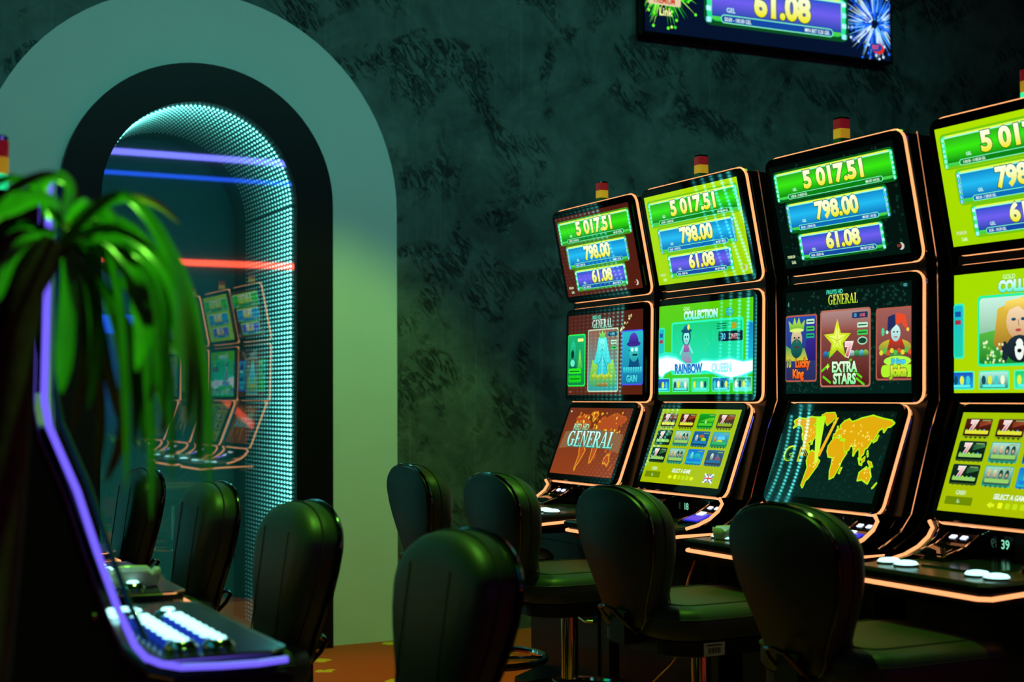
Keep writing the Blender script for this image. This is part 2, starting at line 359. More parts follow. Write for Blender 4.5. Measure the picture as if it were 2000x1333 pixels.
def pic_red_mid():
    c = Canvas(16, 9); c.rect(0, 0, 16, 9, '#4a1a12', '#55200f')
    game_logo(c, 7.6, 7.35, 'RED HD', '#f0fff0', '#8fd8b8', .95)
    # left card
    c.rrect(-.05, .95, 4.0, 5.9, .3, '#27e84a'); c.rrect(.0, 1.1, 3.75, 5.6, .25, '#18a868', '#0c7a3c')
    c.poly([(.3, 3), (.6, 5.6), (1.2, 6.2), (1.7, 5.6), (2.0, 3)], '#20c890', '#0b5a40'); c.ell(1.05, 4.6, .35, .5, '#063020'); c.ell(1.05, 3.6, .5, .4, '#5fe8c0')
    c.poly([(2.2, 3.0), (2.7, 5.2), (3.3, 3.0)], '#9af060', '#30b040'); c.rrect(2.2, 6.0, 1.3, .35, .1, '#e8f080')
    c.rrect(.15, 1.4, 2.9, .8, .2, '#17c80e'); c.rrect(.15, 2.4, 2.9, .6, .2, '#2ae018'); c.rect(.4, 1.75, 2.3, .12, '#0a5a10'); c.rect(.4, 2.6, 2.3, .12, '#0a5a10')
    # middle card: robed statue with crown
    c.rrect(4.5, .3, 6.6, 6.95, .3, '#b8c8a8'); c.rrect(4.65, .45, 6.3, 6.65, .25, '#8a5a48', '#2a9a98')
    c.poly([(4.9, 1.9), (5.6, 3.9), (7.8, 2.6), (10.0, 3.9), (10.7, 1.9), (10.3, .9), (5.2, .9)], '#9ad838', '#3a9a60')
    c.poly([(6.9, 6.3), (8.5, 6.3), (9.1, 4.6), (9.7, 3.4), (8.7, 3.5), (8.9, 2.2), (6.6, 2.2), (6.8, 3.5), (5.8, 3.4), (6.4, 4.6)], '#58f0e8', '#2ab8c8')
    c.ell(7.7, 5.35, .62, .85, '#8afcf0', '#3accd0'); c.ell(7.45, 5.45, .1, .06, '#0c5a60'); c.ell(7.95, 5.45, .1, .06, '#0c5a60'); c.rect(7.5, 4.9, .4, .07, '#0c6a70')
    c.line([(7.7, 4.3), (6.9, 3.2), (6.6, 2.3)], .14, '#1c98a0'); c.line([(7.7, 4.3), (8.5, 3.2), (8.9, 2.3)], .14, '#1c98a0'); c.line([(7.7, 4.2), (7.7, 2.3)], .1, '#7ff8f0')
    c.poly([(7.2, 6.2), (7.0, 7.0), (7.4, 6.6), (7.7, 7.1), (8.0, 6.6), (8.4, 7.0), (8.2, 6.2)], '#a8e850', '#30c060')
    for i in range(9): c.ell(5.75+i*.48, 2.0+.12*math.sin(i*2.1), .26, .3, '#c8d828', '#7a9818')
    for i in range(5): c.ell(6.8+i*.45, 1.1, .22, .25, '#b08838', '#6a5020')
    c.rrect(8.9, 6.35, 1.9, .5, .1, '#0c3a5a'); c.text('10 LINES', 9.85, 6.47, .26, '#6fd8e8', sx=.75, bold=.02); tiny_lines(c, 9.5, 5.5, 1.2, 2)
    # right card: man in a bowler hat
    c.rrect(11.8, 1.0, 4.3, 5.85, .3, '#4a50e8'); c.rrect(11.95, 1.15, 4.1, 5.55, .25, '#28b8c0', '#1470a0')
    c.poly([(13.1, 2.6), (13.5, 3.9), (15.1, 3.9), (15.6, 2.6)], '#0e4a78'); c.ell(14.3, 4.5, .95, 1.05, '#48d8d0', '#1f98a0')
    c.ell(14.2, 5.35, 1.4, .3, '#3a2a8a'); c.ell(14.2, 5.4, 1.0, 1.15, '#5a40c0', '#32207a', a0=0, a1=180); c.ell(13.95, 4.75, .28, .2, '#c8fff0'); c.ell(14.75, 4.75, .28, .2, '#c8fff0')
    c.rect(14.0, 4.1, 1.0, .2, '#08303a'); c.rect(13.2, 4.6, .3, .1, '#08303a')
    for i in range(8): c.rrect(12.15+i*.48, 2.3, .4, .62, .1, '#48d8e0', '#1fa0b8')
    c.text('GAIN', 13.9, 1.35, .72, '#58e8e8', '#30b8c8', sx=.9, bold=.05, out='#0a3a80')
    # sparkles
    rnd = random.Random(5)
    for i in range(16):
        t = i/15; c.star(11.5+t*2.3+rnd.uniform(-.15, .15), 6.8+t*1.7+rnd.uniform(-.2, .2), rnd.uniform(.1, .22), '#e8e8a0', n=4)
    c.text('EGT', .7, .25, .2, '#b08878', sx=.9)
    return c
LAND = {'na': [(-168,66),(-156,71),(-128,70),(-110,74),(-95,73),(-82,73),(-80,68),(-94,60),(-82,55),(-79,52),(-77,61),(-65,59),(-56,52),(-66,50),(-60,46),(-70,43),(-75,38),(-81,31),(-80,25),(-84,30),(-97,28),(-97,20),(-90,21),(-87,17),(-83,10),(-78,8),(-85,12),(-95,16),(-105,20),(-113,31),(-118,34),(-124,42),(-125,49),(-135,58),(-150,60),(-165,54),(-160,60)],
        'gl': [(-72,78),(-60,82),(-30,83),(-20,76),(-30,68),(-43,60),(-52,66),(-56,74)],
        'sa': [(-78,8),(-72,12),(-60,9),(-50,0),(-35,-6),(-39,-15),(-48,-26),(-57,-37),(-65,-42),(-68,-54),(-74,-50),(-72,-35),(-70,-18),(-80,-6),(-80,1)],
        'af': [(-16,14),(-17,22),(-10,31),(-5,36),(10,37),(20,32),(32,31),(36,22),(43,12),(51,11),(42,-2),(40,-12),(35,-22),(30,-31),(19,-35),(13,-22),(12,-8),(9,3),(-7,4)],
        'ea': [(-9,38),(-9,43),(-2,44),(-4,48),(4,52),(9,57),(5,60),(14,67),(28,71),(40,66),(55,69),(70,73),(105,78),(140,73),(170,70),(180,66),(172,61),(162,60),(156,51),(150,59),(138,54),(133,43),(128,37),(126,35),(121,39),(121,31),(115,23),(108,20),(108,11),(104,9),(101,13),(104,1),(98,9),(94,17),(88,22),(80,15),(77,8),(73,18),(67,25),(57,26),(56,18),(45,13),(39,21),(34,29),(36,36),(27,37),(23,37),(19,41),(14,45),(17,40),(12,42),(8,44),(3,42),(-2,37)],
        'au': [(114,-22),(122,-17),(131,-12),(137,-16),(142,-11),(146,-19),(153,-27),(149,-38),(138,-35),(128,-32),(115,-34)],
        'uk': [(-5,50),(1,52),(-2,57),(-5,58),(-4,54)], 'jp': [(131,32),(140,36),(142,44),(138,38)], 'mg': [(44,-24),(47,-25),(50,-15),(46,-16)],
        'id': [(96,4),(104,-5),(114,-8),(106,-7)], 'bo': [(109,1),(117,6),(118,0),(113,-4)], 'ng': [(131,-1),(142,-3),(150,-10),(140,-8)], 'nz': [(168,-46),(174,-40),(178,-37),(172,-44)], 'ph': [(120,17),(124,12),(126,7),(121,12)], 'ic': [(-23,65),(-15,66),(-16,63)]}
def world_map(c, x0, x1, y0, y1, fill, edge, dots=None):
    def P(lo, la): return (x0+(lo+170)/350*(x1-x0), y0+(la+56)/140*(y1-y0))
    for k, L in LAND.items():
        pts = [P(*q) for q in L]
        if edge: c.line(pts, .3 if len(pts) > 9 else .2, edge, True)
    for k, L in LAND.items():
        if fill: c.poly([P(*q) for q in L], fill)
    if dots:
        rnd = random.Random(2)
        for i in range(70):
            lo, la = rnd.choice([(-110, 45), (-95, 38), (10, 48), (25, 0), (60, 55), (90, 50), (100, 35), (75, 25), (-55, -10), (135, -25)])
            x, y = P(lo+rnd.uniform(-16, 16), la+rnd.uniform(-10, 10)); r = rnd.uniform(.05, .13); c.ell(x, y, r, r, dots, n=7); c.l -= 1
        c.l += 1
def pic_red_low():
    c = Canvas(16, 9); c.rect(0, 0, 16, 9, '#6a2c14', '#8a3a18')
    world_map(c, 2.6, 15.2, .4, 8.6, None, '#b0501a'); world_map(c, 2.7, 15.1, .5, 8.5, '#a8481c', None)
    for k in ('sa', 'af', 'au', 'gl'):
        pts = [(2.7+(lo+170)/350*12.4, .5+(la+56)/140*8) for lo, la in LAND[k]]
        c.line(pts, .14, '#e0a020', True)
    rnd = random.Random(9)
    for i in range(46):
        x, y = rnd.uniform(3, 14.5), rnd.uniform(5.6, 8.4); c.star(x, y, rnd.uniform(.12, .3), rnd.choice(['#f0a820', '#d88018', '#f0d040']), n=5, k=.5)
    c.poly([(.4, 3.4), (4, 3.7), (12, 3.7), (15.8, 3.2), (15.6, 5.6), (8, 6.2), (.8, 5.7)], '#84603c', '#8a5a38')
    c.text('RED HD', 4.6, 6.0, .85, '#c0e0a8', '#7ab890', sx=.95, bold=.04, out='#4a2a14')
    c.serif('GENERAL', 8.0, 3.75, 2.1, '#d8fff0', '#6fe0d0', sx=.98, slant=-.03, out='#3a6a58')
    c.rect(.5, 8.4, .3, .2, '#d8e8d0')
    return c
def pic_fruit_low():
    c = Canvas(16, 9); c.rect(0, 0, 16, 9, '#04140f', '#06231c'); fruit_pattern(c, n=320, col='#0d3428')
    world_map(c, .9, 15.95, .9, 8.85, '#d8a408', '#a8e818', '#f2e060')
    # flying letters
    c.text('G', 1.5, 3.6, 1.7, '#c8e810', '#98d010', sx=1.05, bold=.0, slant=.1, out='#d8e83c', ow=.01); c.text('G', 1.6, 3.65, 1.5, '#2a6a10', sx=1.0, slant=.1)
    c.text('E', 3.6, 3.6, 1.6, '#d8c010', '#a8d018', sx=.8, bold=.02)
    for i in range(5): c.line([(3.3+i*.28, 4.2), (3.7+i*.28, 7.3)], .07, '#e0b418')
    c.poly([(4.3, 8.3), (5.7, 8.5), (6.5, 3.7), (6.1, 3.4)], '#a8f010', '#d0f040'); c.poly([(7.4, 8.3), (7.8, 8.3), (6.6, 4.2), (6.2, 4.4)], '#e0c020', '#f0a818')
    return c
def pic_fruit_mid():
    c = Canvas(16, 9); c.rect(0, 0, 16, 9, '#04120e', '#03201a'); fruit_pattern(c, n=360, col='#123c30')
    game_logo(c, 7.7, 7.6, 'FRUITS HD', '#f4f060', '#9fd020', .85)
    # king card
    c.rrect(-.05, 1.05, 4.35, 5.9, .25, '#a85848'); c.rrect(0, 1.2, 4.15, 5.6, .2, '#2048a0', '#282850')
    c.poly([(2.6, 2.9), (3.1, 6.5), (4.1, 6.5), (4.1, 2.9)], '#3a2a9a', '#241a6a'); c.poly([(0, 2.9), (0, 4.3), (.6, 4.0), (2.6, 4.0), (3.1, 2.9)], '#1f9a60', '#c8c030')
    c.ell(1.5, 4.75, .78, 1.0, '#d8c8a0', '#b08858'); c.ell(1.5, 4.0, .82, .85, '#1c6a60', '#0e4040'); c.rect(1.2, 4.05, .6, .12, '#602018')
    c.ell(1.2, 4.95, .14, .08, '#102030'); c.ell(1.8, 4.95, .14, .08, '#102030'); c.line([(1.5, 4.95), (1.55, 4.5)], .09, '#8a6040')
    c.poly([(.55, 5.5), (.35, 6.5), (.9, 6.1), (1.2, 6.75), (1.5, 6.15), (1.8, 6.75), (2.1, 6.1), (2.65, 6.5), (2.45, 5.5)], '#b8e050', '#58a828'); c.ell(1.5, 5.6, 1.0, .18, '#d8e878')
    tiny_lines(c, 2.85, 6.1, 1.1, 3)
    c.text('10', .45, 2.35, .68, '#68a068', '#c8d838', sx=.8, bold=.03, out='#401808'); c.text('Lucky', 2.35, 2.35, .78, '#f08a28', '#e85818', sx=.8, bold=.05, out='#38100a'); c.text('King', 1.75, 1.4, .78, '#f08a28', '#e85818', sx=.8, bold=.05, out='#38100a')
    # star card
    c.rrect(4.75, .55, 6.45, 6.6, .3, '#b06a58'); c.rrect(4.92, .7, 6.1, 6.3, .25, '#8f4f48', '#4a1612'); c.rrect(4.92, 5.3, 6.1, 1.7, .25, '#a88480', '#8a4a42')
    for i, (x, col) in enumerate([(5.5, '#3a78d0'), (6.1, '#2fb878'), (8.9, '#c8d8e0'), (9.5, '#48b060'), (10.1, '#58c8d8'), (10.6, '#90c050')]): c.ell(x, 3.35, .36, .3, col, '#184028', n=10)
    c.text('7', 8.5, 3.2, 1.1, '#f0d0d8', '#c03050', sx=1, bold=.07, out='#e8f0d0')
    c.star(7.0, 4.5, 1.85, '#e8f030', '#9fc810'); c.star(7.0, 4.55, 1.2, '#f4fa8a', '#d0e820')
    for a in range(5): c.line([(7.0, 4.5), (7.0+1.75*math.cos(R(90+72*a)), 4.5+1.75*math.sin(R(90+72*a)))], .06, '#a8c010')
    c.rrect(8.9, 6.3, 1.95, .5, .1, '#16305a'); c.text('10', 9.3, 6.4, .32, '#68b8f0', sx=.85, bold=.03); c.text('LINES', 10.2, 6.42, .26, '#f06858', sx=.75, bold=.02)
    tiny_lines(c, 9.55, 5.5, 1.3, 2); c.ell(10.2, 4.4, .62, .34, '#a8d8b8'); c.ell(10.2, 4.4, .5, .24, '#16402c')
    for x, y, d in ((5.4, 2.2, 1), (9.6, 1.6, -1), (8.3, 2.6, 1), (5.6, 1.2, -1), (9.9, 1.0, -1)): c.line([(x-.4, y-.25*d), (x+.5, y+.25*d)], .2, '#58d018')
    c.text('EXTRA', 7.95, 1.85, .88, '#e8ffe0', '#8fe8a0', sx=.86, bold=.045, out='#0a3a10'); c.text('STARS', 7.95, .85, .88, '#d8ffd0', '#78e090', sx=.86, bold=.045, out='#0a3a10')
    c.star(5.75, 2.3, .3, '#b8f040', n=4)
    # joker card (clipped by the screen edge)
    c.clip = (0, 0, 15.98, 9)
    c.rrect(11.85, 1.05, 4.4, 5.9, .25, '#a85848'); c.rrect(12.0, 1.2, 4.2, 5.6, .2, '#9a5a54', '#5a2018')
    c.ell(14.1, 3.7, 1.9, .7, '#c8b830', '#387a38'); c.poly([(13.1, 3.2), (13.5, 4.4), (14.9, 4.4), (15.5, 3.2)], '#c83020', '#28382c')
    c.ell(14.2, 4.85, .55, .68, '#c8f0e8', '#98c8c8'); c.ell(14.0, 4.95, .1, .07, '#102828'); c.ell(14.4, 4.95, .1, .07, '#102828'); c.rect(14.0, 4.5, .4, .08, '#b02028')
    c.poly([(13.6, 5.1), (13.2, 5.0), (13.3, 6.2), (14.1, 6.4), (14.2, 5.5)], '#1f2a5a'); c.poly([(14.2, 5.5), (14.3, 6.5), (15.3, 6.3), (15.6, 5.2), (15.2, 5.3), (14.9, 5.7)], '#e04828')
    c.ell(13.2, 4.95, .16, .16, '#a8f0d8', n=8); c.ell(15.6, 5.1, .16, .16, '#f0d040', n=8); c.ell(12.7, 5.0, .2, .35, '#48c890', n=8)
    for i in range(9): c.ell(12.5+i*.42, 3.3+.15*(i % 2), .24, .22, ('#d8d030', '#48b850', '#d05028')[i % 3], n=8)
    c.ell(14.4, 2.6, 1.6, .42, '#a8f048'); c.text('20 Gorge', 14.5, 2.4, .42, '#48c8f0', sx=.75, bold=.05, out='#0a3048')
    c.rrect(12.5, 1.3, 3.9, 1.0, .4, '#a8e828'); c.text('Joke', 14.5, 1.42, .82, '#f0f040', '#90c818', sx=.95, bold=.07, out='#601838')
    c.clip = None
    c.rect(15.1, 8.55, .4, .25, '#3a8a90'); c.text('4', .35, 7.7, .5, '#58a8a0', sx=.7)
    return c
def flag_uk(c, x, y, w, h):
    c.rect(x, y, w, h, '#3a5ab0'); c.line([(x, y), (x+w, y+h)], .22, '#e0f0e8'); c.line([(x, y+h), (x+w, y)], .22, '#e0f0e8')
    c.rect(x, y+h*.36, w, h*.28, '#e0f0e8'); c.rect(x+w*.4, y, w*.2, h, '#e0f0e8'); c.rect(x, y+h*.42, w, h*.16, '#c04848'); c.rect(x+w*.44, y, w*.12, h, '#c04848')
def game_icon(c, x, y, w, h, k):
    base = [('#5a1810', '#280a06'), ('#5a1810', '#280a06'), ('#10981c', '#0a6a20'), ('#5a2410', '#2a0f08'), ('#0d2818', '#06140c'), ('#a8d8c8', '#285a48'), ('#1a6098', '#0d3a58'), ('#48a8d0', '#1f7038'), ('#0d2818', '#06140c'), ('#98d0b8', '#205040'), ('#1470c8', '#18b0b8'), ('#2a5a78', '#382838')][k]
    rim = ['#8aa818', '#8aa818', '#48c828', '#8aa818', '#18402a', '#2aa888', '#1c78a8', '#28b060', '#18402a', '#2aa888', '#1a78d8', '#1c6a98'][k]
    c.rrect(x, y+.12, w, h-.12, .18, rim); c.rrect(x+.08, y+.3, w-.16, h-.38, .14, *base)
    cx, cy = x+w/2, y+h/2
    if k in (0, 1, 3, 4, 8):
        c.text('7', x+w*.34, y+h*.45, h*.42, '#f0d8d8', '#d04858', sx=1.1, bold=.08, out='#e8f0d8')
        for i in range(5): c.ell(x+w*(.12+.16*i), y+h*.42, .13, .12, ('#48b850', '#4898d0', '#c8d848')[i % 3], n=7)
        for i in range(4): c.line([(x+w*.55, y+h*(.6+.07*i)), (x+w*.95, y+h*(.75+.03*i))], .06, '#3a7a48' if k > 3 else '#a04828')
    elif k in (5, 9):
        for i, col in enumerate(('#d8c890', '#e8d8a8', '#0c2018', '#142a20')):
            xx = x+w*(.17+.21*i); c.ell(xx, cy+.25, .24, .42, col, '#4a6a50', n=10); c.ell(xx, cy+.18, .12, .16, '#c8a888', n=8)
    elif k == 2:
        c.poly([(x+.2, cy), (cx, cy+.35), (x+w-.2, cy+.5), (x+w-.2, cy-.1)], '#68d818', '#18a020'); c.poly([(cx-.15, cy-.2), (cx, cy+.25), (cx+.2, cy-.2)], '#d8f8c0')
    elif k == 6:
        c.ell(x+w*.25, cy+.1, .3, .5, '#c8d8d0', '#3a5a98', n=10); c.ell(x+w*.55, cy+.35, .5, .25, '#d83820', '#288a30', n=10); c.ell(x+w*.7, cy-.05, .5, .28, '#b8e818', '#58a010', n=10)
    elif k == 7:
        c.ell(cx+.15, cy+.1, .75, .6, '#28a0e8', '#68d8f0', n=14, a0=0, a1=180); c.ell(x+w*.2, cy+.1, .22, .4, '#e0a860', '#a04828', n=8); c.ell(cx, cy-.15, .6, .22, '#c8d828', n=10)
    elif k == 10:
        c.ell(x+w*.3, cy+.15, .3, .5, '#78e8e0', '#1890c0', n=10); c.ell(x+w*.65, cy+.1, .55, .4, '#20c8c0', '#1470a8', n=12)
    else:
        c.ell(x+w*.35, cy+.15, .3, .48, '#d8e8e0', '#28485a', n=10); c.poly([(x+w*.5, cy-.2), (x+w*.65, cy+.6), (x+w*.95, cy-.2)], '#2878a0', '#8a3848')
    c.rrect(x+w*.08, y+h*.25, w*.84, h*.17, .08, '#d8d838' if k in (0, 1) else ('#90c860' if k in (4, 5, 8, 9) else rim), None)
    c.rect(x+w*.62, y+h*.86, w*.3, .09, '#88a868')
    for i in range(5): c.poly([(x+w*(.1+.17*i), y+.26), (x+w*(.18+.17*i), y+.02), (x+w*(.24+.17*i), y+.26)], '#3a4a10' if k not in (2, 5, 9, 10) else '#20704a'); c.l -= 1
    c.l += 1
def pic_select(cash=True):
    c = Canvas(16, 9); c.rect(0, 0, 16, 9, '#9cbc00', '#a4b800')
    for r in range(3):
        for q in range(4): game_icon(c, .55+q*3.82, 6.55-r*2.12, 3.25, 1.95, r*4+q)
    c.text('CASH', 2.3, 1.55, .38, '#c8e8c0', sx=.85, bold=.03)
    c.rrect(.7, .62, 3.2, .72, .08, '#6a8600'); c.text('0.-', 2.3, .8, .34, '#d0f0c0', sx=.8, bold=.02)
    c.text('SELECT A GAME', 8.0, 1.4, .46, '#e8f8d8', sx=.82, bold=.04, slant=.12, out='#5a8a30', ow=.03)
    c.poly([(5.6, .85), (6.1, 1.15), (6.1, .98), (6.45, .98), (6.45, .72), (6.1, .72), (6.1, .55)], '#d8e820')
    for i in range(4): c.rrect(6.85+i*.82, .62, .5, .5, .1, '#e0f020' if i == 0 else '#b8d818')
    c.poly([(10.9, .85), (10.4, 1.15), (10.4, .98), (10.1, .98), (10.1, .72), (10.4, .72), (10.4, .55)], '#d8e820')
    flag_uk(c, 12.9, .55, 1.6, .95)
    return c
def girl(c, x, y, k=1.0, hat=True):
    c.poly([(x-.9*k, y), (x-.55*k, y+1.9*k), (x+.55*k, y+1.9*k), (x+.9*k, y)], '#4ac8c0', '#9a78a8'); c.poly([(x-.5*k, y+1.1*k), (x-.45*k, y+1.95*k), (x+.45*k, y+1.95*k), (x+.5*k, y+1.1*k)], '#b868a8', '#7a58a0')
    c.line([(x-.5*k, y+1.7*k), (x-1.1*k, y+.9*k)], .22*k, '#78e8d8'); c.line([(x+.5*k, y+1.7*k), (x+1.1*k, y+1.0*k)], .22*k, '#78e8d8')
    c.ell(x, y+2.6*k, .78*k, .85*k, '#0c5a6a', n=14); c.ell(x, y+2.5*k, .55*k, .68*k, '#a8f8e8', '#68d8c8', n=14)
    c.ell(x-.2*k, y+2.6*k, .1*k, .13*k, '#06303a', n=8); c.ell(x+.2*k, y+2.6*k, .1*k, .13*k, '#06303a', n=8); c.ell(x, y+2.2*k, .16*k, .07*k, '#c05080', n=8)
    if hat: c.ell(x, y+3.2*k, .95*k, .22*k, '#0a4a70'); c.ell(x, y+3.25*k, .6*k, .55*k, '#1a7aa0', '#0a4a60', a0=0, a1=180); c.ell(x+.35*k, y+3.55*k, .22*k, .3*k, '#f0e060', n=8)
def pic_gold(second=False):
    c = Canvas(16, 9); c.rect(0, 0, 16, 9, '#58c800' if not second else '#9cd400', '#2fc020' if not second else '#a8d000')
    c.text('GOLD', 5.5 if second else 5.0, 8.35, .35, '#c8f8b0', sx=.9, bold=.02)
    c.text('COLLECTION', 7.4, 7.45, .8, '#e0fff0', '#58e8c8', sx=.86, bold=.075, out='#18784a', ow=.03); c.text('HD', 12.2, 7.5, .7, '#48d8e0', '#30b0b8', sx=.85, bold=.03, out='#1a6a3a')
    c.rrect(-.05, 2.6, 1.1, 4.2, .25, '#2ae8b0'); c.rrect(0, 2.75, .9, 3.9, .2, '#18b0c8', '#1fc8a0'); c.rect(.1, 5.8, .6, .4, '#1850a0'); c.rect(.1, 5.2, .6, .35, '#a03040')
    c.rrect(15.0, 2.9, 1.0, 3.9, .25, '#2ab8e8'); c.rrect(15.1, 3.05, .9, 3.6, .2, '#1878b8', '#1ab8d0')
    if not second:
        c.rrect(2.3, 1.95, 12.2, 5.3, .35, '#2af0b0'); c.rrect(2.5, 2.15, 11.8, 4.9, .3, '#18c878', '#20e0b8')
        rnd = random.Random(4)
        for i in range(26): c.ell(rnd.uniform(2.9, 14), rnd.uniform(4.2, 6.8), .12, .22, '#28d890', n=6); c.l -= 1
        c.l += 1
        girl(c, 5.0, 3.1, 1.0)
        for i in range(3): c.rect(10.2, 6.7-i*.22, 1.6, .1, '#0c6a4a')
        c.rrect(12.6, 6.2, .8, .6, .1, '#a8a020')
        c.rrect(10.5, 5.05, 3.9, .95, .12, '#101c2a'); c.text('30', 11.3, 5.22, .62, '#58c8f0', sx=.85, bold=.03); c.text('LINES', 12.95, 5.25, .5, '#e8c8c8', '#b05048', sx=.8, bold=.03)
        # reflection of a bright light, painted into the picture behind the title
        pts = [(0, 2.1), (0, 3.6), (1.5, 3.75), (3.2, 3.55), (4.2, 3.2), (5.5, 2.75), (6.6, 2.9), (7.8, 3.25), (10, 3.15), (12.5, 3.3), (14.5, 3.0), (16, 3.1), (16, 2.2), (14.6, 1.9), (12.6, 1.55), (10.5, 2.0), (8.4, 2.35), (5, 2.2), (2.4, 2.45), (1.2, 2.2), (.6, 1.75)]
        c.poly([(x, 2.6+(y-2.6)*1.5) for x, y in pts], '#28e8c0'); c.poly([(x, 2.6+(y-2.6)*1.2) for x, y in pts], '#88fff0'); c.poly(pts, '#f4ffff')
        c.text('RAINBOW', 5.4, 2.1, .92, '#2848b8', '#1f8ac8', sx=.8, bold=.05, out='#98f8f0'); c.text('QUEEN', 11.0, 2.15, .85, '#b8e0f8', '#88f0f0', sx=.85, bold=.05)
    else:
        c.rrect(2.4, 1.95, 11.6, 5.3, .35, '#28e898'); c.rrect(2.6, 2.15, 11.2, 4.9, .3, '#c0e8d8', '#2a8a30')
        c.poly([(2.6, 4.4), (6, 4.9), (13.8, 4.2), (13.8, 2.2), (2.6, 2.2)], '#58b840', '#187828')
        c.poly([(4.4, 6.2), (4.0, 3.6), (4.9, 2.8), (9.2, 2.9), (10.0, 4.4), (9.2, 6.4), (6.8, 6.95)], '#e8c040', '#8a6020')
        c.ell(6.4, 5.2, 1.15, 1.3, '#f0d8b0', '#c89868', n=18); c.ell(5.95, 5.35, .24, .12, '#184868', n=8); c.ell(6.85, 5.35, .24, .12, '#184868', n=8); c.ell(6.4, 4.55, .3, .12, '#b04848', n=8); c.line([(6.4, 5.3), (6.45, 4.9)], .08, '#a87850')
        c.poly([(5.0, 5.9), (5.2, 6.7), (6.8, 6.9), (7.8, 6.2), (7.5, 5.6), (6.4, 6.3)], '#f8dc68', '#c89830')
        c.ell(6.5, 3.2, 1.3, 1.0, '#20303a', '#101a20', n=16); c.ell(6.5, 3.15, .45, .8, '#e8f0e8', n=12); c.ell(6.1, 3.5, .12, .12, '#081010', n=8); c.ell(6.95, 3.5, .12, .12, '#081010', n=8); c.ell(6.5, 3.05, .22, .15, '#101010', n=8); c.ell(5.1, 3.0, .35, .8, '#182830', n=10); c.ell(7.9, 3.0, .35, .8, '#182830', n=10)
        rnd = random.Random(8)
        for i in range(30): c.star(rnd.uniform(2.8, 5), rnd.uniform(2.2, 3.8), .16, rnd.choice(['#d8f0d0', '#78d048', '#f0e8a0']), n=5)
        c.text('Sweety', 10.4, 2.75, 1.05, '#e878e8', '#b848c8', sx=.9, bold=.045, slant=.2, out='#f0e0f8'); c.text('Honey', 11.4, 4.2, .8, '#e878e8', '#b848c8', sx=.8, bold=.045, slant=.2, out='#f0e0f8')
    for i, (a, b) in enumerate((('#1848b8', '#18a0d8'), ('#a8e8d8', '#2a7a58'), ('#18c868', '#38e0a0'), ('#1868a8', '#3a98a8'), ('#1a8a58', '#88d8c8'))):
        x = -.9+i*3.45; c.clip = (0, 0, 16, 9); c.rrect(x, .25, 3.0, 1.4, .15, '#48f0b0'); c.rrect(x+.12, .35, 2.76, 1.2, .12, a, b)
        for j in range(4): c.ell(x+.5+j*.62, .95, .22, .36, ('#e8f0d0', '#0c4a5a', '#d8e840', '#38c8c8')[(i+j) % 4], n=8)
        c.rect(x+.4, .42, 2.2, .2, '#58e8e0'); c.clip = None
    return c
def pic_blank():
    c = Canvas(16, 9); c.rect(0, 0, 16, 9, '#0f6a48', '#1a8a3a')
    for i in range(3): c.rrect(1, 1+i*2.7, 14, 2.2, .3, ('#1a58b0', '#1498c8', '#18b828')[i])
    return c

# ------------------------------------------------------------------ room shell
WY = 6.664; XR, XL, YB, ZC = 8.2, -4.2, -4.45, 4.65
ACX, ACZ, RG, RB, RW = 1.693, 2.115, 0.456, 0.637, 0.991
def arch_outline(r, z0, n=40, cx=ACX):
    return [(cx+r, z0)] + [(cx+r*math.cos(math.pi*k/n), ACZ+r*math.sin(math.pi*k/n)) for k in range(n+1)] + [(cx-r, z0)]
GZ0 = 0.03   # bottom of the glass

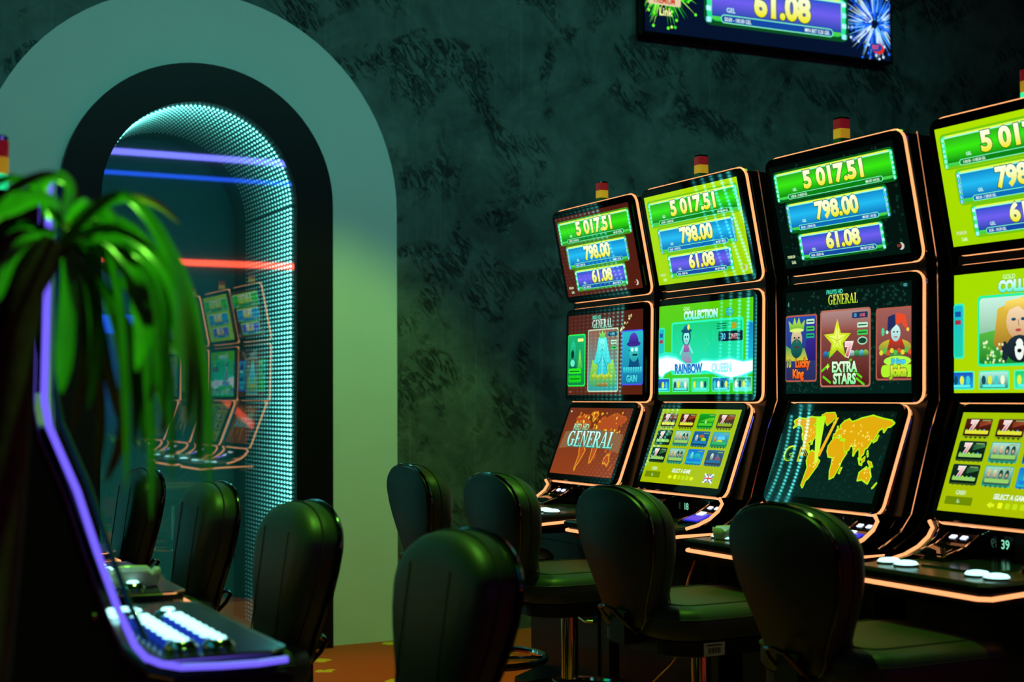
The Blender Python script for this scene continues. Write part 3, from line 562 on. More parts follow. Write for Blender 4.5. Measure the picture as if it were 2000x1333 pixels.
def stucco_mat():
    m = mat('dark_stucco', (0.1, 0.1, 0.1), 0.55)
    nt = m.node_tree; L = nt.links; b = nt.nodes['Principled BSDF']; N = nt.nodes.new
    tc = N('ShaderNodeTexCoord'); mp = N('ShaderNodeMapping'); L.new(tc.outputs['Object'], mp.inputs[0])
    def noise(scale, det, rough, dist, vec, sc=(1, 1, 1)):
        mm = N('ShaderNodeMapping'); mm.inputs['Scale'].default_value = sc; L.new(vec, mm.inputs[0])
        n = N('ShaderNodeTexNoise'); n.inputs['Scale'].default_value = scale; n.inputs['Detail'].default_value = det
        n.inputs['Roughness'].default_value = rough; n.inputs['Distortion'].default_value = dist; L.new(mm.outputs[0], n.inputs['Vector']); return n.outputs['Fac']
    def math_(op, a, b_=None, v=None):
        q = N('ShaderNodeMath'); q.operation = op; L.new(a, q.inputs[0])
        if b_ is not None: L.new(b_, q.inputs[1])
        elif v is not None: q.inputs[1].default_value = v
        return q.outputs[0]
    def ramp(f, p0, p1, c0=(0, 0, 0, 1), c1=(1, 1, 1, 1)):
        q = N('ShaderNodeValToRGB'); q.color_ramp.elements[0].position = p0; q.color_ramp.elements[1].position = p1
        q.color_ramp.elements[0].color = c0; q.color_ramp.elements[1].color = c1; L.new(f, q.inputs[0]); return q.outputs[0]
    V = mp.outputs[0]
    clouds = noise(2.2, 8, .62, 1.1, V)
    fine = noise(12, 8, .7, .8, V)
    streak = noise(3.0, 4, .6, .1, V, (13, 1, .4))
    rot = N('ShaderNodeMapping'); rot.inputs['Rotation'].default_value = (0, R(38), 0); L.new(V, rot.inputs[0])
    rags = noise(9.0, 9, .66, 1.9, rot.outputs[0], (2.6, 1, .8))
    mask = ramp(noise(3.0, 3, .5, .6, V), .50, .60)
    ragr = ramp(rags, .49, .55)
    tone = math_('ADD', math_('MULTIPLY', clouds, v=1.05), math_('MULTIPLY', fine, v=.40))
    tone = math_('ADD', tone, math_('MULTIPLY', ramp(streak, .58, .80), v=.20))
    tone = math_('SUBTRACT', tone, math_('MULTIPLY', math_('MULTIPLY', ragr, mask), v=.26))
    col = ramp(tone, .48, 1.10, (0.007, 0.016, 0.014, 1), (0.125, 0.165, 0.145, 1))
    L.new(col, b.inputs['Base Color'])
    h = math_('ADD', math_('MULTIPLY', fine, v=.35), math_('MULTIPLY', math_('MULTIPLY', ragr, mask), v=-1.0))
    h = math_('ADD', h, math_('MULTIPLY', clouds, v=.8))
    bp = N('ShaderNodeBump'); bp.inputs['Strength'].default_value = 0.65; bp.inputs['Distance'].default_value = 0.012
    L.new(h, bp.inputs['Height']); L.new(bp.outputs['Normal'], b.inputs['Normal'])
    return m
STUCCO = stucco_mat()
def carpet_mat():
    m = mat('red_carpet', (0.3, 0.07, 0.03), 0.9, spec=0.15)
    nt = m.node_tree; L = nt.links; b = nt.nodes['Principled BSDF']; N = nt.nodes.new
    tc = N('ShaderNodeTexCoord'); n = N('ShaderNodeTexNoise'); n.inputs['Scale'].default_value = 90; n.inputs['Detail'].default_value = 5
    L.new(tc.outputs['Object'], n.inputs['Vector'])
    r = N('ShaderNodeValToRGB'); r.color_ramp.elements[0].color = (0.42, 0.062, 0.018, 1); r.color_ramp.elements[1].color = (0.62, 0.105, 0.03, 1); L.new(n.outputs['Fac'], r.inputs[0])
    # small printed motifs on a loose grid
    n2 = N('ShaderNodeTexNoise'); n2.inputs['Scale'].default_value = 22; n2.inputs['Detail'].default_value = 2; L.new(tc.outputs['Object'], n2.inputs['Vector'])
    ad = N('ShaderNodeMix'); ad.data_type = 'VECTOR'; ad.inputs[0].default_value = 0.09; L.new(tc.outputs['Object'], ad.inputs[4]); L.new(n2.outputs['Color'], ad.inputs[5])
    vo = N('ShaderNodeTexVoronoi'); vo.voronoi_dimensions = '2D'; vo.inputs['Scale'].default_value = 2.6; vo.inputs['Randomness'].default_value = 0.8; L.new(ad.outputs[1], vo.inputs['Vector'])
    lt = N('ShaderNodeMath'); lt.operation = 'LESS_THAN'; lt.inputs[1].default_value = 0.085; L.new(vo.outputs['Distance'], lt.inputs[0])
    mx = N('ShaderNodeMix'); mx.data_type = 'RGBA'; L.new(lt.outputs[0], mx.inputs[0]); L.new(r.outputs[0], mx.inputs[6]); mx.inputs[7].default_value = (0.75, 0.48, 0.03, 1)
    L.new(mx.outputs[2], b.inputs['Base Color'])
    bp = N('ShaderNodeBump'); bp.inputs['Strength'].default_value = .3; bp.inputs['Distance'].default_value = .004; L.new(n.outputs['Fac'], bp.inputs['Height']); L.new(bp.outputs['Normal'], b.inputs['Normal'])
    return m
CARPET = carpet_mat()
CEIL = noisy(mat('dark_ceiling', (0.03, 0.03, 0.03), 0.8), 20, 0.2)
WALLD = noisy(mat('dark_side_wall', (0.05, 0.05, 0.05), 0.6), 3, 0.4, 0.2)
ARCHW = noisy(mat('arch_surround_white', (0.66, 0.67, 0.64), 0.55), 5, 0.05, 0.05)
FRAMEB = noisy(mat('frame_black', (0.003, 0.003, 0.0035), 0.4, spec=0.2), 40, 0.2, 0.05)

# back wall with arched openings (filled outline with holes)
def filled(name, loops, y, m):
    """flat wall in the plane y: first loop outer, others holes; loops are lists of (x, z)"""
    cu = bpy.data.curves.new(name, 'CURVE'); cu.dimensions = '2D'; cu.fill_mode = 'BOTH'
    for L in loops:
        s = cu.splines.new('POLY'); s.points.add(len(L)-1); s.use_cyclic_u = True
        for p, q in zip(s.points, L): p.co = (q[0], q[1], 0, 1)
    o = bpy.data.objects.new(name, cu); me = bpy.data.meshes.new_from_object(o)
    bpy.data.objects.remove(o)
    me2 = bpy.data.meshes.new(name)
    me2.from_pydata([(v.co.x, y, v.co.y) for v in me.vertices], [], [tuple(p.vertices) for p in me.polygons]); me2.update(); me2.materials.append(m)
    ob = bpy.data.objects.new(name, me2); COL.objects.link(ob); return ob
struct(filled('wall_back', [[(XL, 0), (XR, 0), (XR, ZC), (XL, ZC)], arch_outline(RG, GZ0)], WY, STUCCO))
struct(mk('floor', [(XL, YB, 0), (XR, YB, 0), (XR, WY, 0), (XL, WY, 0)], [(0, 1, 2, 3)], CARPET))
struct(mk('ceiling', [(XL, YB, ZC), (XR, YB, ZC), (XR, WY, ZC), (XL, WY, ZC)], [(3, 2, 1, 0)], CEIL))
struct(mk('wall_left', [(XL, YB, 0), (XL, WY, 0), (XL, WY, ZC), (XL, YB, ZC)], [(0, 1, 2, 3)], WALLD))
struct(mk('wall_right', [(XR, YB, 0), (XR, WY, 0), (XR, WY, ZC), (XR, YB, ZC)], [(3, 2, 1, 0)], WALLD))
struct(mk('wall_front', [(XL, YB, 0), (XR, YB, 0), (XR, YB, ZC), (XL, YB, ZC)], [(0, 1, 2, 3)], WALLD))

def arch_band(name, ro, ri, y0, y1, m, parent=None, cx=ACX, z0=0.0, zi=None):
    A, B = arch_outline(ro, z0, cx=cx), arch_outline(ri, z0 if zi is None else zi, cx=cx); n = len(A); v = []; f = []
    for L in (A, B):
        for y in (y0, y1): v += [(x, y, z) for x, z in L]
    a0, a1, b0, b1 = 0, n, 2*n, 3*n     # A front(y0), A back, B front, B back
    for k in range(n-1):
        f += [(a0+k, a0+k+1, b0+k+1, b0+k), (a0+k, a1+k, a1+k+1, a0+k+1), (b0+k, b0+k+1, b1+k+1, b1+k)]
    if zi is not None:    # bottom bar closes the frame
        f += [(a0, b0, b0+n-1, a0+n-1), (b0, b1, b1+n-1, b0+n-1)]
    return fixn(mk(name, v, f, m, parent))
def glass_mat():
    m = bpy.data.materials.new('half_mirror_glass'); m.use_nodes = True; nt = m.node_tree; nt.nodes.clear(); N = nt.nodes.new
    g = N('ShaderNodeBsdfGlossy'); g.inputs['Color'].default_value = (0.62, 0.72, 0.74, 1); g.inputs['Roughness'].default_value = 0.012
    t = N('ShaderNodeBsdfTransparent'); t.inputs['Color'].default_value = (0.80, 0.95, 0.95, 1)
    mx = N('ShaderNodeMixShader'); mx.inputs[0].default_value = 0.52; o = N('ShaderNodeOutputMaterial')
    nt.links.new(t.outputs[0], mx.inputs[1]); nt.links.new(g.outputs[0], mx.inputs[2]); nt.links.new(mx.outputs[0], o.inputs[0]); return m
GLASS = glass_mat()
TUNBACK = mat('tunnel_back', (0.08, 0.26, 0.29), 0.6)
TUNNEL = noisy(mat('tunnel_lining', (0.12, 0.24, 0.24), 0.6), 8, 0.15)
LEDDOT = screen_mat('led_dot', 5.0, 0.4, 1.4)
LEDGLOW = mat('led_ring_glow', (0.02, 0.05, 0.05), 0.5, emit=(0.05, 0.75, 0.72), es=2.2)
def add_dot(V, F, C, p, r, cc):
    b0 = len(V); x, y, z = p
    V.append((x, y, z+r)); V.append((x, y, z-r))
    for k in range(6): a = math.pi*k/3; V.append((x+r*math.cos(a), y+r*math.sin(a), z))
    for k in range(6): i, j = b0+2+k, b0+2+(k+1) % 6; F.append((i, j, b0)); F.append((j, i, b0+1))
    C += [cc]*8
def infinity_mirror(cx, label):
    t = thing('arched_mirror', label, 'mirror', (cx, WY, 0)); q = 0.0
    arch_band('frame', RB, RG, -0.078, 0.0, FRAMEB, t, 0.0, 0.0, GZ0)
    L = arch_outline(RG, GZ0, cx=0.0); n = len(L)
    mk('glass_pane', [(x, -0.064+0.0131*x, z) for x, z in L], [tuple(range(n))], GLASS, t)
    D = 1.0
    v = [(x, 0.0, z) for x, z in L]+[(x, D, z) for x, z in L]
    mk('inner_lining', v, [(k, (k+1) % n, n+(k+1) % n, n+k) for k in range(n)], TUNNEL, t)
    mk('inner_back', [(x, D, z) for x, z in L], [tuple(range(n))], TUNBACK, t)
    # light points: a front row, then dimmer rows standing for its repeated reflections
    per = []; path = [(RG, GZ0+.01)]; sp = 0.0213
    z = GZ0+.01
    while z < ACZ: per.append(((RG, z), (-1, 0))); z += sp
    na = int(math.pi*RG/sp)
    for k in range(1, na): a = math.pi*k/na; per.append(((RG*math.cos(a), ACZ+RG*math.sin(a)), (-math.cos(a), -math.sin(a))))
    z = ACZ
    while z > GZ0: per.append(((-RG, z), (1, 0))); z -= sp
    V = []; F = []; C = []; rows = 17
    for j in range(rows):
        y = 0.012+0.047*j; br = 2.3*0.77**j
        cc = (0.20*br, 0.95*br, 0.84*br)
        for (x, z), (nx, nz) in per:
            add_dot(V, F, C, (x+nx*0.003, y, z+nz*0.003), 0.0062, cc)
    o = mk('led_dot', V, F, LEDDOT, t); o['kind'] = 'stuff'
    at = o.data.color_attributes.new('Col', 'FLOAT_COLOR', 'POINT'); at.data.foreach_set('color', [x for c in C for x in (*c, 1.0)])
    return t
infinity_mirror(ACX, 'tall arched mirror with rows of cyan light dots in a black frame')
def added_dot_rows():  # dot rows added out of view so the screens mirror dotted lines
    t = thing('added_dot_rows', 'cyan light dots added out of view beside the arch, mirrored as dotted lines in the screens', 'light', (0.4, WY-.012, 0))
    for i, (r, br) in enumerate(((1.31, 1.0), (1.25, .8), (1.19, .6), (1.13, .42), (1.07, .28))):
        V, F, C = [], [], []; cc = (.25*br, 2.3*br, 2.2*br); z = .1; P = []
        while z < ACZ: P.append((ACX-r, z)); z += .021
        a = 0.0
        while ACX-r*math.cos(a) < .70 and a < .75: P.append((ACX-r*math.cos(a), ACZ+r*math.sin(a))); a += .021/r
        for x, z in P: add_dot(V, F, C, (x-.4, -.012, z), .0085, cc)
        o = mk('added_dot_row', V, F, LEDDOT, t); o['kind'] = 'stuff'
        at = o.data.color_attributes.new('Col', 'FLOAT_COLOR', 'POINT'); at.data.foreach_set('color', [q for c in C for q in (*c, 1.0)])
    b = MB(); b.box((.12, -.003, ACZ/2), (.34, .006, ACZ-.1)); b.build('added_backing', FRAMEB, t)
added_dot_rows()
struct(arch_band('trim_1', RW, RB-0.01, WY-0.02, WY, ARCHW))

# ------------------------------------------------------------------ wall television
tv = thing('wall_television', 'large jackpot television hung high on the dark stucco wall', 'television', (4.96, 6.60, 3.156))
b = MB(); b.box((0, .012, .487), (1.735, .05, .98)); b.build('housing', GLOSS, tv)
b = MB(); b.box((0, .05, .487), (.5, .04, .4)); b.build('wall_bracket', STEEL, tv)
pic_tv().build('screen', (-.855, -.0135, .012), (1.71, 0, 0), (0, 0, .955), (0, -1, 0), SCREEN, tv, step=.00001)

# ------------------------------------------------------------------ slot machines (front faces -x)
X0 = 2.6
PT = [((2.560, 1.863), (2.618, 1.570), .531), ((2.618, 1.498), (2.611, 1.202), .531), ((2.601, 1.154), (2.509, .916), .447)]
def panel(parent, name, T, B, w, pic, strip, ml=.021, mt=.024, mb=.024):
    T = Vector((T[0]-X0, 0, T[1])); B = Vector((B[0]-X0, 0, B[1])); d = (B-T).normalized(); h = (B-T).length
    N = Vector((d.z, 0, -d.x)); U = Vector((0, -1, 0)); cen = (T+B)/2+d*(mb-mt)/2; Hh = h+mt+mb; Ww = w+2*ml
    def P(a, b_, c): return cen+U*a-d*b_+N*c
    o1 = rr_pts(Ww, Hh, .030, 5); o2 = rr_pts(Ww-.006, Hh-.006, .027, 5)
    bz = MB(); bz.loft([[P(x, y, -.019) for x, y in o1], [P(x, y, -.003) for x, y in o1], [P(x, y, 0) for x, y in o2]]); ob = bz.build(name, GLOSS, parent)
    s = MB(); s.tube([P(x, y, -.0225) for x, y in rr_pts(Ww-.003, Hh-.003, .030, 5)], .0056, 6, True); s.build('light_strip', strip, ob)
    s = MB(); s.tube([P(x, y, -.034) for x, y in rr_pts(Ww-.004, Hh-.004, .030, 5)], .0036, 6, True); s.build('chrome_edge', CHROME, ob)
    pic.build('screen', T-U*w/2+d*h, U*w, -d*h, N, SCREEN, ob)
    return ob
FRONT = [(2.532, 1.888), (2.592, 1.548), (2.592, 1.18), (2.49, .882), (2.60, .862), (2.60, .80)]
def side_trim(t, off, r, m, y):
    pts = [(2.548+off, 1.886), (2.610+off, 1.545), (2.610+off, 1.182), (2.575+off, 1.10), (2.508+off, .89), (2.470+off, .845), (2.40+off, .805)]
    b = MB(); b.tube([(x-X0, y, z) for x, z in pts], r, 6); return b.build('side_trim', m, t)
def slot_machine(yc, label, pics, strip=ORANGE, number=None, tower_lit=False, loc=None, rz=0.0, detail=True, name='slot_machine', group='tall slot machines with three screens', deckpad=False):
    t = thing(name, label, 'slot machine', loc or (X0, yc, 0), rz, group)
    # cabinet body: side outline swept across the width
    prof = [(2.592, 1.880), (2.650, 1.545), (2.650, 1.19), (2.553, .885), (2.63, .862), (2.63, .79), (2.46, .76), (2.46, .0), (3.02, .0), (3.02, 1.80), (2.80, 1.83), (2.74, 1.875)]
    hw = .285
    b = MB(); b.loft([[(x-X0, -hw, z) for x, z in prof], [(x-X0, hw, z) for x, z in prof]]); b.build('cabinet_body', BODY, t)
    names = ('top_display', 'middle_display', 'touch_display')
    for nm, (T, B, w_), pc in zip(names, PT, pics): panel(t, nm, T, B, w_, pc, strip)
    for y in (-hw-.002, hw+.002):
        side_trim(t, .075, .0032, CHROME, y); side_trim(t, .125, .0032, CHROME, y)
    # tray
    hy = .224
    def tray_pts(e, z): return [(2.219+e-X0+.02, -hy+e, z), (2.219+e-X0, -hy+e+.02, z), (2.219+e-X0, hy-e-.006, z), (2.219+e-X0+.01, hy-e, z), (2.64-X0, hy-e, z), (2.64-X0, -hy+e, z)]
    b = MB(); b.loft([tray_pts(.05, .735), tray_pts(.012, .757), tray_pts(.012, .782), tray_pts(.0, .784), tray_pts(.0, .797), tray_pts(.006, .802)]); tr = b.build('tray', BODY, t)
    b = MB(); b.loft([tray_pts(.014, .8022), tray_pts(.014, .8035)]); b.build('deck_top', WOOD, tr)
    e = .006; z = .771
    b = MB(); b.tube([(2.55-X0, -hy+e, z+.012), (2.36-X0, -hy+e, z+.006), (2.239+e-X0, -hy+e, z), (2.219+e-X0, -hy+e+.02, z), (2.219+e-X0, hy-e-.006, z), (2.229+e-X0, hy-e, z), (2.36-X0, hy-e, z+.006), (2.55-X0, hy-e, z+.012)], .0055, 6); b.build('light_strip', strip, tr)
    # plinth with splayed foot rest
    b = MB(); b.loft([[(2.30-X0, -.15, 0), (2.30-X0, .15, 0), (2.62-X0, .30, 0), (2.62-X0, -.30, 0)], [(2.32-X0, -.14, .20), (2.32-X0, .14, .20), (2.62-X0, .29, .24), (2.62-X0, -.29, .24)]]); b.build('foot_plinth', BODY, t)
    # signal tower
    zt = 1.885; cx = 2.612-X0; tw = .036
    b = MB(); b.box((cx, 0, zt-.03), (tw*.8, tw*.8, .06)); st = b.build('signal_tower', BODY, t)
    for i, m in enumerate((TGRNLIT if tower_lit else TGRN, TYEL, TRED)):
        b = MB(); b.loft([[(cx+x, y, zt+i*.027) for x, y in rr_pts(tw, tw, .006, 2)], [(cx+x, y, zt+i*.027+.0265) for x, y in rr_pts(tw, tw, .006, 2)]]); b.build('lens', m, st)
    b = MB(); b.loft([[(cx+x, y, zt+.081) for x, y in rr_pts(tw, tw, .006, 2)], [(cx+x, y, zt+.086) for x, y in rr_pts(tw*.9, tw*.9, .006, 2)]]); b.build('lens_cap', GLOSS, st)
    if not detail: return t
    # service panel under the touch display
    b = MB(); b.box((2.622-X0, 0, .836), (.012, .44, .066)); sp = b.build('service_panel', PANELB if number == '67' else PANELG, t)
    b = MB(); b.box((2.6145-X0, .105, .838), (.004, .05, .052)); npl = b.build('number_plate', GLOSS, sp)
    if number:
        c = Canvas(2, 2); c.text(number, 1, .55, .9, '#7fd8b0', sx=.9, bold=.02); c.build('number_lettering', (2.6124-X0, .13, .813), (0, -.05, 0), (0, 0, .05), (-1, 0, 0), SCREEN, npl)
    b = MB(); b.lathe([(.017, 0), (.017, .004)], 16); kk = b.build('speaker_hole', DARKRUB, sp); kk.data.transform(Matrix.Translation((2.617-X0, .035, .834)) @ Matrix.Rotation(-math.pi/2, 4, 'Y'))
    b = MB(); b.box((2.6145-X0, -.065, .832), (.004, .085, .028)); b.build('card_slot', GLOSS, sp)
    for y in (.02, -.02):
        b = MB(); b.lathe([(.006, 0), (.004, .004)], 10); kk = b.build('lock', CHROME, sp); kk.data.transform(Matrix.Translation((2.616-X0, y-.005, .858)) @ Matrix.Rotation(-math.pi/2, 4, 'Y'))
    # curved cheeks joining display and tray
    arc = [(2.505, .890), (2.515, .872), (2.500, .850), (2.468, .828), (2.425, .811), (2.385, .803)]
    for s in (-1, 1):
        y0 = s*.236
        b = MB(); b.loft([[(x-X0, y0-.006, z) for x, z in arc+[(2.60, .803), (2.60, .890)]], [(x-X0, y0+.006, z) for x, z in arc+[(2.60, .803), (2.60, .890)]]]); ck = b.build('side_cheek', GLOSS, t)
        b = MB(); b.tube([(x-X0-.004, y0+s*.006, z) for x, z in arc], .0052, 6); b.build('light_strip', strip, ck)
        b = MB(); b.tube([(x-X0+.004, y0-s*.010, z) for x, z in arc], .002, 6); b.build('chrome_edge', CHROME, ck)
    # ticket slot (far side) and note acceptor (near side): sloped units with lit mouths
    for s, nm in ((1, 'ticket_slot'), (-1, 'note_acceptor')):
        y0 = s*.172; w_ = .05
        side = [(2.585, .875), (2.545, .862), (2.50, .836), (2.43, .815), (2.43, .803), (2.60, .803), (2.60, .875)]
        b = MB(); b.loft([[(x-X0, y0-w_, z) for x, z in side], [(x-X0, y0+w_, z) for x, z in side]]); u_ = b.build(nm, GLOSS, t)
        for k in (-1, 1):
            b = MB(); b.tube([(x-X0, y0+k*w_, z) for x, z in side[:4]], .0022, 6); b.build('chrome_edge', CHROME, u_)
            b = MB(); b.box((2.528-X0, y0+k*.018, .854), (.012, .018, .003), Matrix.Rotation(R(-30), 3, 'Y')); b.build('indicator', WHITELIT, u_)
        b = MB(); b.box((2.468-X0, y0, .8275), (.055, .076, .004), Matrix.Rotation(R(-17), 3, 'Y')); b.build('slot_mouth', BLUEGLOW if s < 0 else GLOSS, u_)
        if s < 0:
            b = MB(); b.box((2.49-X0, y0+.01, .838), (.02, .03, .003), Matrix.Rotation(R(-25), 3, 'Y')); b.build('slot_mark', WHITELIT, u_)
    # glossy touch pad between
    b = MB(); b.loft([[(2.335-X0, -.085, .8036), (2.335-X0, .095, .8036), (2.59-X0, .115, .8036), (2.59-X0, -.115, .8036)], [(2.34-X0, -.08, .8085), (2.34-X0, .09, .8085), (2.585-X0, .11, .8085), (2.585-X0, -.11, .8085)]]); b.build('touch_pad', mat('touch_pad_glass', (0.03, 0.06, 0.05), 0.16, 0.6), t)
    for (bx, by) in ((2.313, .174), (2.308, .110), (2.313, -.108), (2.308, -.170)):
        b = MB(); b.lathe([(.026, .0), (.027, .006), (.022, .011), (.012, .013)], 20, (bx-X0, by, .8036)); bt = b.build('button', BTN, t, True)
        b = MB(); b.lathe([(.0275, -.0), (.030, .002), (.030, .004), (.0275, .005)], 20, (bx-X0, by, .8036)); b.build('button_ring', CHROME, bt, True)
    # lower door with lock and maker's plate
    b = MB(); b.box((2.457-X0, 0, .46), (.008, .44, .44)); dr = b.build('lower_door', BODY, t)
    b = MB(); b.lathe([(.014, 0), (.011, .012)], 12); kk = b.build('lock', CHROME, dr); kk.data.transform(Matrix.Translation((2.453-X0, -.14, .62)) @ Matrix.Rotation(-math.pi/2, 4, 'Y'))
    b = MB(); b.lathe([(.014, 0), (.011, .012)], 12); kk = b.build('lock', CHROME, dr); kk.data.transform(Matrix.Translation((2.453-X0, -.18, .60)) @ Matrix.Rotation(-math.pi/2, 4, 'Y'))
    b = MB(); b.tube([(2.452-X0, -.12, .44), (2.43-X0, -.13, .44), (2.43-X0, -.18, .43), (2.452-X0, -.19, .43)], .006, 8); b.build('handle', CHROME, dr)
    c = Canvas(3, 1.2); c.text('EGT', 1.5, .25, .7, '#6a6a48', sx=.9, bold=.02); c.build('maker_lettering', (2.4528-X0, .19, .60), (0, -.07, 0), (0, 0, .028), (-1, 0, 0), SCREEN, dr)
    return t
YM = [4.492, 3.857, 3.163, 2.478]
slot_machine(YM[0], 'red-themed slot machine at far end of right row, by the stucco wall', [pic_jackpot('#4a1a12', '#4f1c10'), pic_red_mid(), pic_red_low()], number='67')
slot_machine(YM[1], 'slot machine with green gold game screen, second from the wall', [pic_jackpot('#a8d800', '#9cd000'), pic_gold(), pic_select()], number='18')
slot_machine(YM[2], 'slot machine showing a yellow world map on black, third from the wall', [pic_jackpot('#020a08', '#03140f', True), pic_fruit_mid(), pic_fruit_low()], number='25')
slot_machine(YM[3], 'nearest slot machine of right row, cut off by the right edge', [pic_jackpot('#a8d800', '#9cd000'), pic_gold(True), pic_select()], number='39', tower_lit=True)

slot_machine(4.55, 'rear machine back to back with the right row, peeking out behind the second machine', [pic_blank(), pic_blank(), pic_blank()], loc=(3.47, 4.55, 0), rz=math.pi, detail=False)

# ------------------------------------------------------------------ left row: one machine of another model, then two like the right row
def left_machine(y0, dx, strip, label, tower=True):
    y1 = y0+.582; yc = (y0+y1)/2
    t = thing('slot_machine', label, 'slot machine', (0.3+dx, yc, 0)); ox, oy = -.3, -yc
    P = [(.309, 1.503), (.308, 1.416), (.306, 1.30), (.304, 1.202), (.311, 1.164), (.348, 1.077), (.375, .993), (.403, .914), (.426, .863), (.440, .846), (.462, .835), (.49, .828), (.55, .825), (.60, .824), (.643, .826)]
    body = [(x-.012, z-.008) for x, z in P[:9]]+[(.44, .826), (.47, .812), (.64, .808), (.655, .80), (.645, .775), (.50, .74), (.42, .70), (.40, 0), (-.35, 0), (-.35, 1.42), (.26, 1.475)]
    b = MB(); b.loft([[(x+ox, y0+oy, z) for x, z in body], [(x+ox, y1+oy, z) for x, z in body]]); b.build('cabinet_body', BODY, t)
    for y, s in ((y0, -1),):
        if strip is PURPLE: b = MB(); b.tube([(x+ox, y+oy+s*.004, z) for x, z in P], .0048, 8); b.build('light_strip', strip, t)
        b = MB(); b.tube([(x+ox+.017, y+oy-s*.006, z+.006) for x, z in P[:9]], .004, 8); b.build('bezel_edge', mat('bezel_teal_reflection', (0.05, 0.35, 0.25), 0.2, 0.6), t)  # teal base colour stands in for screen glow reflected along the lip
        b = MB(); b.tube([(x+ox-.014, y+oy+s*.002, z-.012) for x, z in P[:9]]+[(.445+ox, y+oy+s*.002, .822), (.48+ox, y+oy+s*.002, .812)], .0025, 6); b.build('chrome_edge', CHROME, t)
    if strip is not PURPLE: b = MB(); b.tube([(.612+ox, y0+oy-.004, .812), (.645+ox, y0+oy-.002, .812), (.657+ox, y0+oy+.02, .812), (.657+ox, y1+oy-.02, .812)], .0058, 8); b.build('light_strip', strip, t)
    # displays lying on the concave front
    for i, (a, bb, pc) in enumerate((((.309, 1.49), (.306, 1.22), pic_blank()), ((.318, 1.155), (.40, .925), pic_select()))):
        T = Vector((a[0]+ox, 0, a[1])); B = Vector((bb[0]+ox, 0, bb[1])); d = (B-T).normalized(); U = Vector((0, 1, 0)); N = U.cross(-d)
        q = [T+d*u_+U*v_+N*c_ for c_ in (-.005, .004) for u_, v_ in ((-.01, -.28), (-.01, .28), ((B-T).length+.01, .28), ((B-T).length+.01, -.28))]
        ob = fixn(mk('display', q, [(0, 1, 2, 3), (4, 5, 6, 7), (0, 1, 5, 4), (1, 2, 6, 5), (2, 3, 7, 6), (3, 0, 4, 7)], GLOSS, t))
        pc.build('screen', B-U*.25+N*.004, U*.5, -d*(B-T).length, N, SCREEN, ob)
    # button deck
    dk = MB(); pts = [(.445, y0+.012), (.625, y0+.012), (.650, y0+.035), (.650, y1-.035), (.625, y1-.012), (.445, y1-.012)]
    dk.loft([[(x+ox, y+oy, .812) for x, y in pts], [(x+ox, y+oy, .834) for x, y in pts], [(x+ox+(.545-x)*.03, y+oy, .838) for x, y in pts]]); dko = dk.build('button_deck', mat('deck_glass', (0.02, 0.05, 0.045), 0.14, 0.3, ior=1.6), t)
    b = MB(); b.tube([(x+ox, y+oy, .836) for x, y in pts], .003, 6, True); b.build('chrome_edge', CHROME, dko)
    BLUEB = mat('button_blue_side', (0.02, 0.05, 0.5), 0.3, emit=(0.01, 0.05, 0.6), es=0.5)
    for xx, ya, yb in ((.508, y0+.117, y0+.342), (.560, y0+.107, y0+.332)):
        n = 7
        for k in range(n):
            y = ya+(yb-ya)*k/(n-1)
            b = MB(); b.loft([[(xx+x+ox, y+q+oy, .838) for x, q in rr_pts(.034, .029, .006, 2)], [(xx+x+ox, y+q+oy, .850) for x, q in rr_pts(.033, .028, .006, 2)]]); bs = b.build('button', BLUEB, t)
            b = MB(); b.loft([[(xx+x+ox, y+q+oy, .8502) for x, q in rr_pts(.031, .026, .006, 2)], [(xx+x+ox, y+q+oy, .8535) for x, q in rr_pts(.026, .021, .006, 2)]]); b.build('button_cap', BTN, bs)
        for y, m in ((ya-.045, CHROME), (yb+.045, CHROME)):
            b = MB(); b.lathe([(.024, .0), (.025, .006), (.018, .014), (.006, .016)], 20, (xx+ox, y+oy, .838)); bt = b.build('round_button', m, t, True)
            b = MB(); b.lathe([(.012, .0), (.009, .003)], 14, (xx+ox, y+oy, .8535)); b.build('button_cap', BTN, bt, True)
    b = MB(); b.lathe([(.030, .0), (.030, .006), (.024, .012)], 20, (.50+ox, y0+.45+oy, .838)); b.build('start_button', BTN, t, True)
    # signal tower
    cx, cy, zt = .300+ox, y0+.432+oy, 1.495
    b = MB(); b.lathe([(.012, -.03), (.012, .05)], 16, (cx, cy, zt-.005)); st = b.build('signal_tower', BODY, t)
    for i, m in enumerate((TGRNLIT, TYEL, TRED)):
        b = MB(); b.lathe([(.0115, 0), (.0125, .002), (.0125, .024), (.0115, .026)], 20, (cx, cy, zt+.045+i*.027)); b.build('lens', m, st, True)
    b = MB(); b.lathe([(.0115, 0), (.011, .006), (.006, .009)], 20, (cx, cy, zt+.126)); b.build('lens_cap', CHROME, st, True)
    b = MB(); b.box((.05+ox, y0+oy-.001, 1.225), (.5, .003, .006)); b.build('side_panel_joint', DARKRUB, t)
    b = MB(); b.lathe([(.006, 0), (.004, .004)], 10); kk = b.build('screw', CHROME, t); kk.data.transform(Matrix.Translation((.372+ox, y0+oy, .905)) @ Matrix.Rotation(math.pi/2, 4, 'X'))
    return t
left_machine(2.018, 0.0, PURPLE, 'nearest machine of the left row, with purple light strip along its side')
left_machine(2.712, 0.022, ORANGE, 'left row slot machine with an ashtray on its tray, behind the purple-lit one')
left_machine(3.479, 0.045, ORANGE, 'left row slot machine seen only by its dark tray, behind the ashtray')

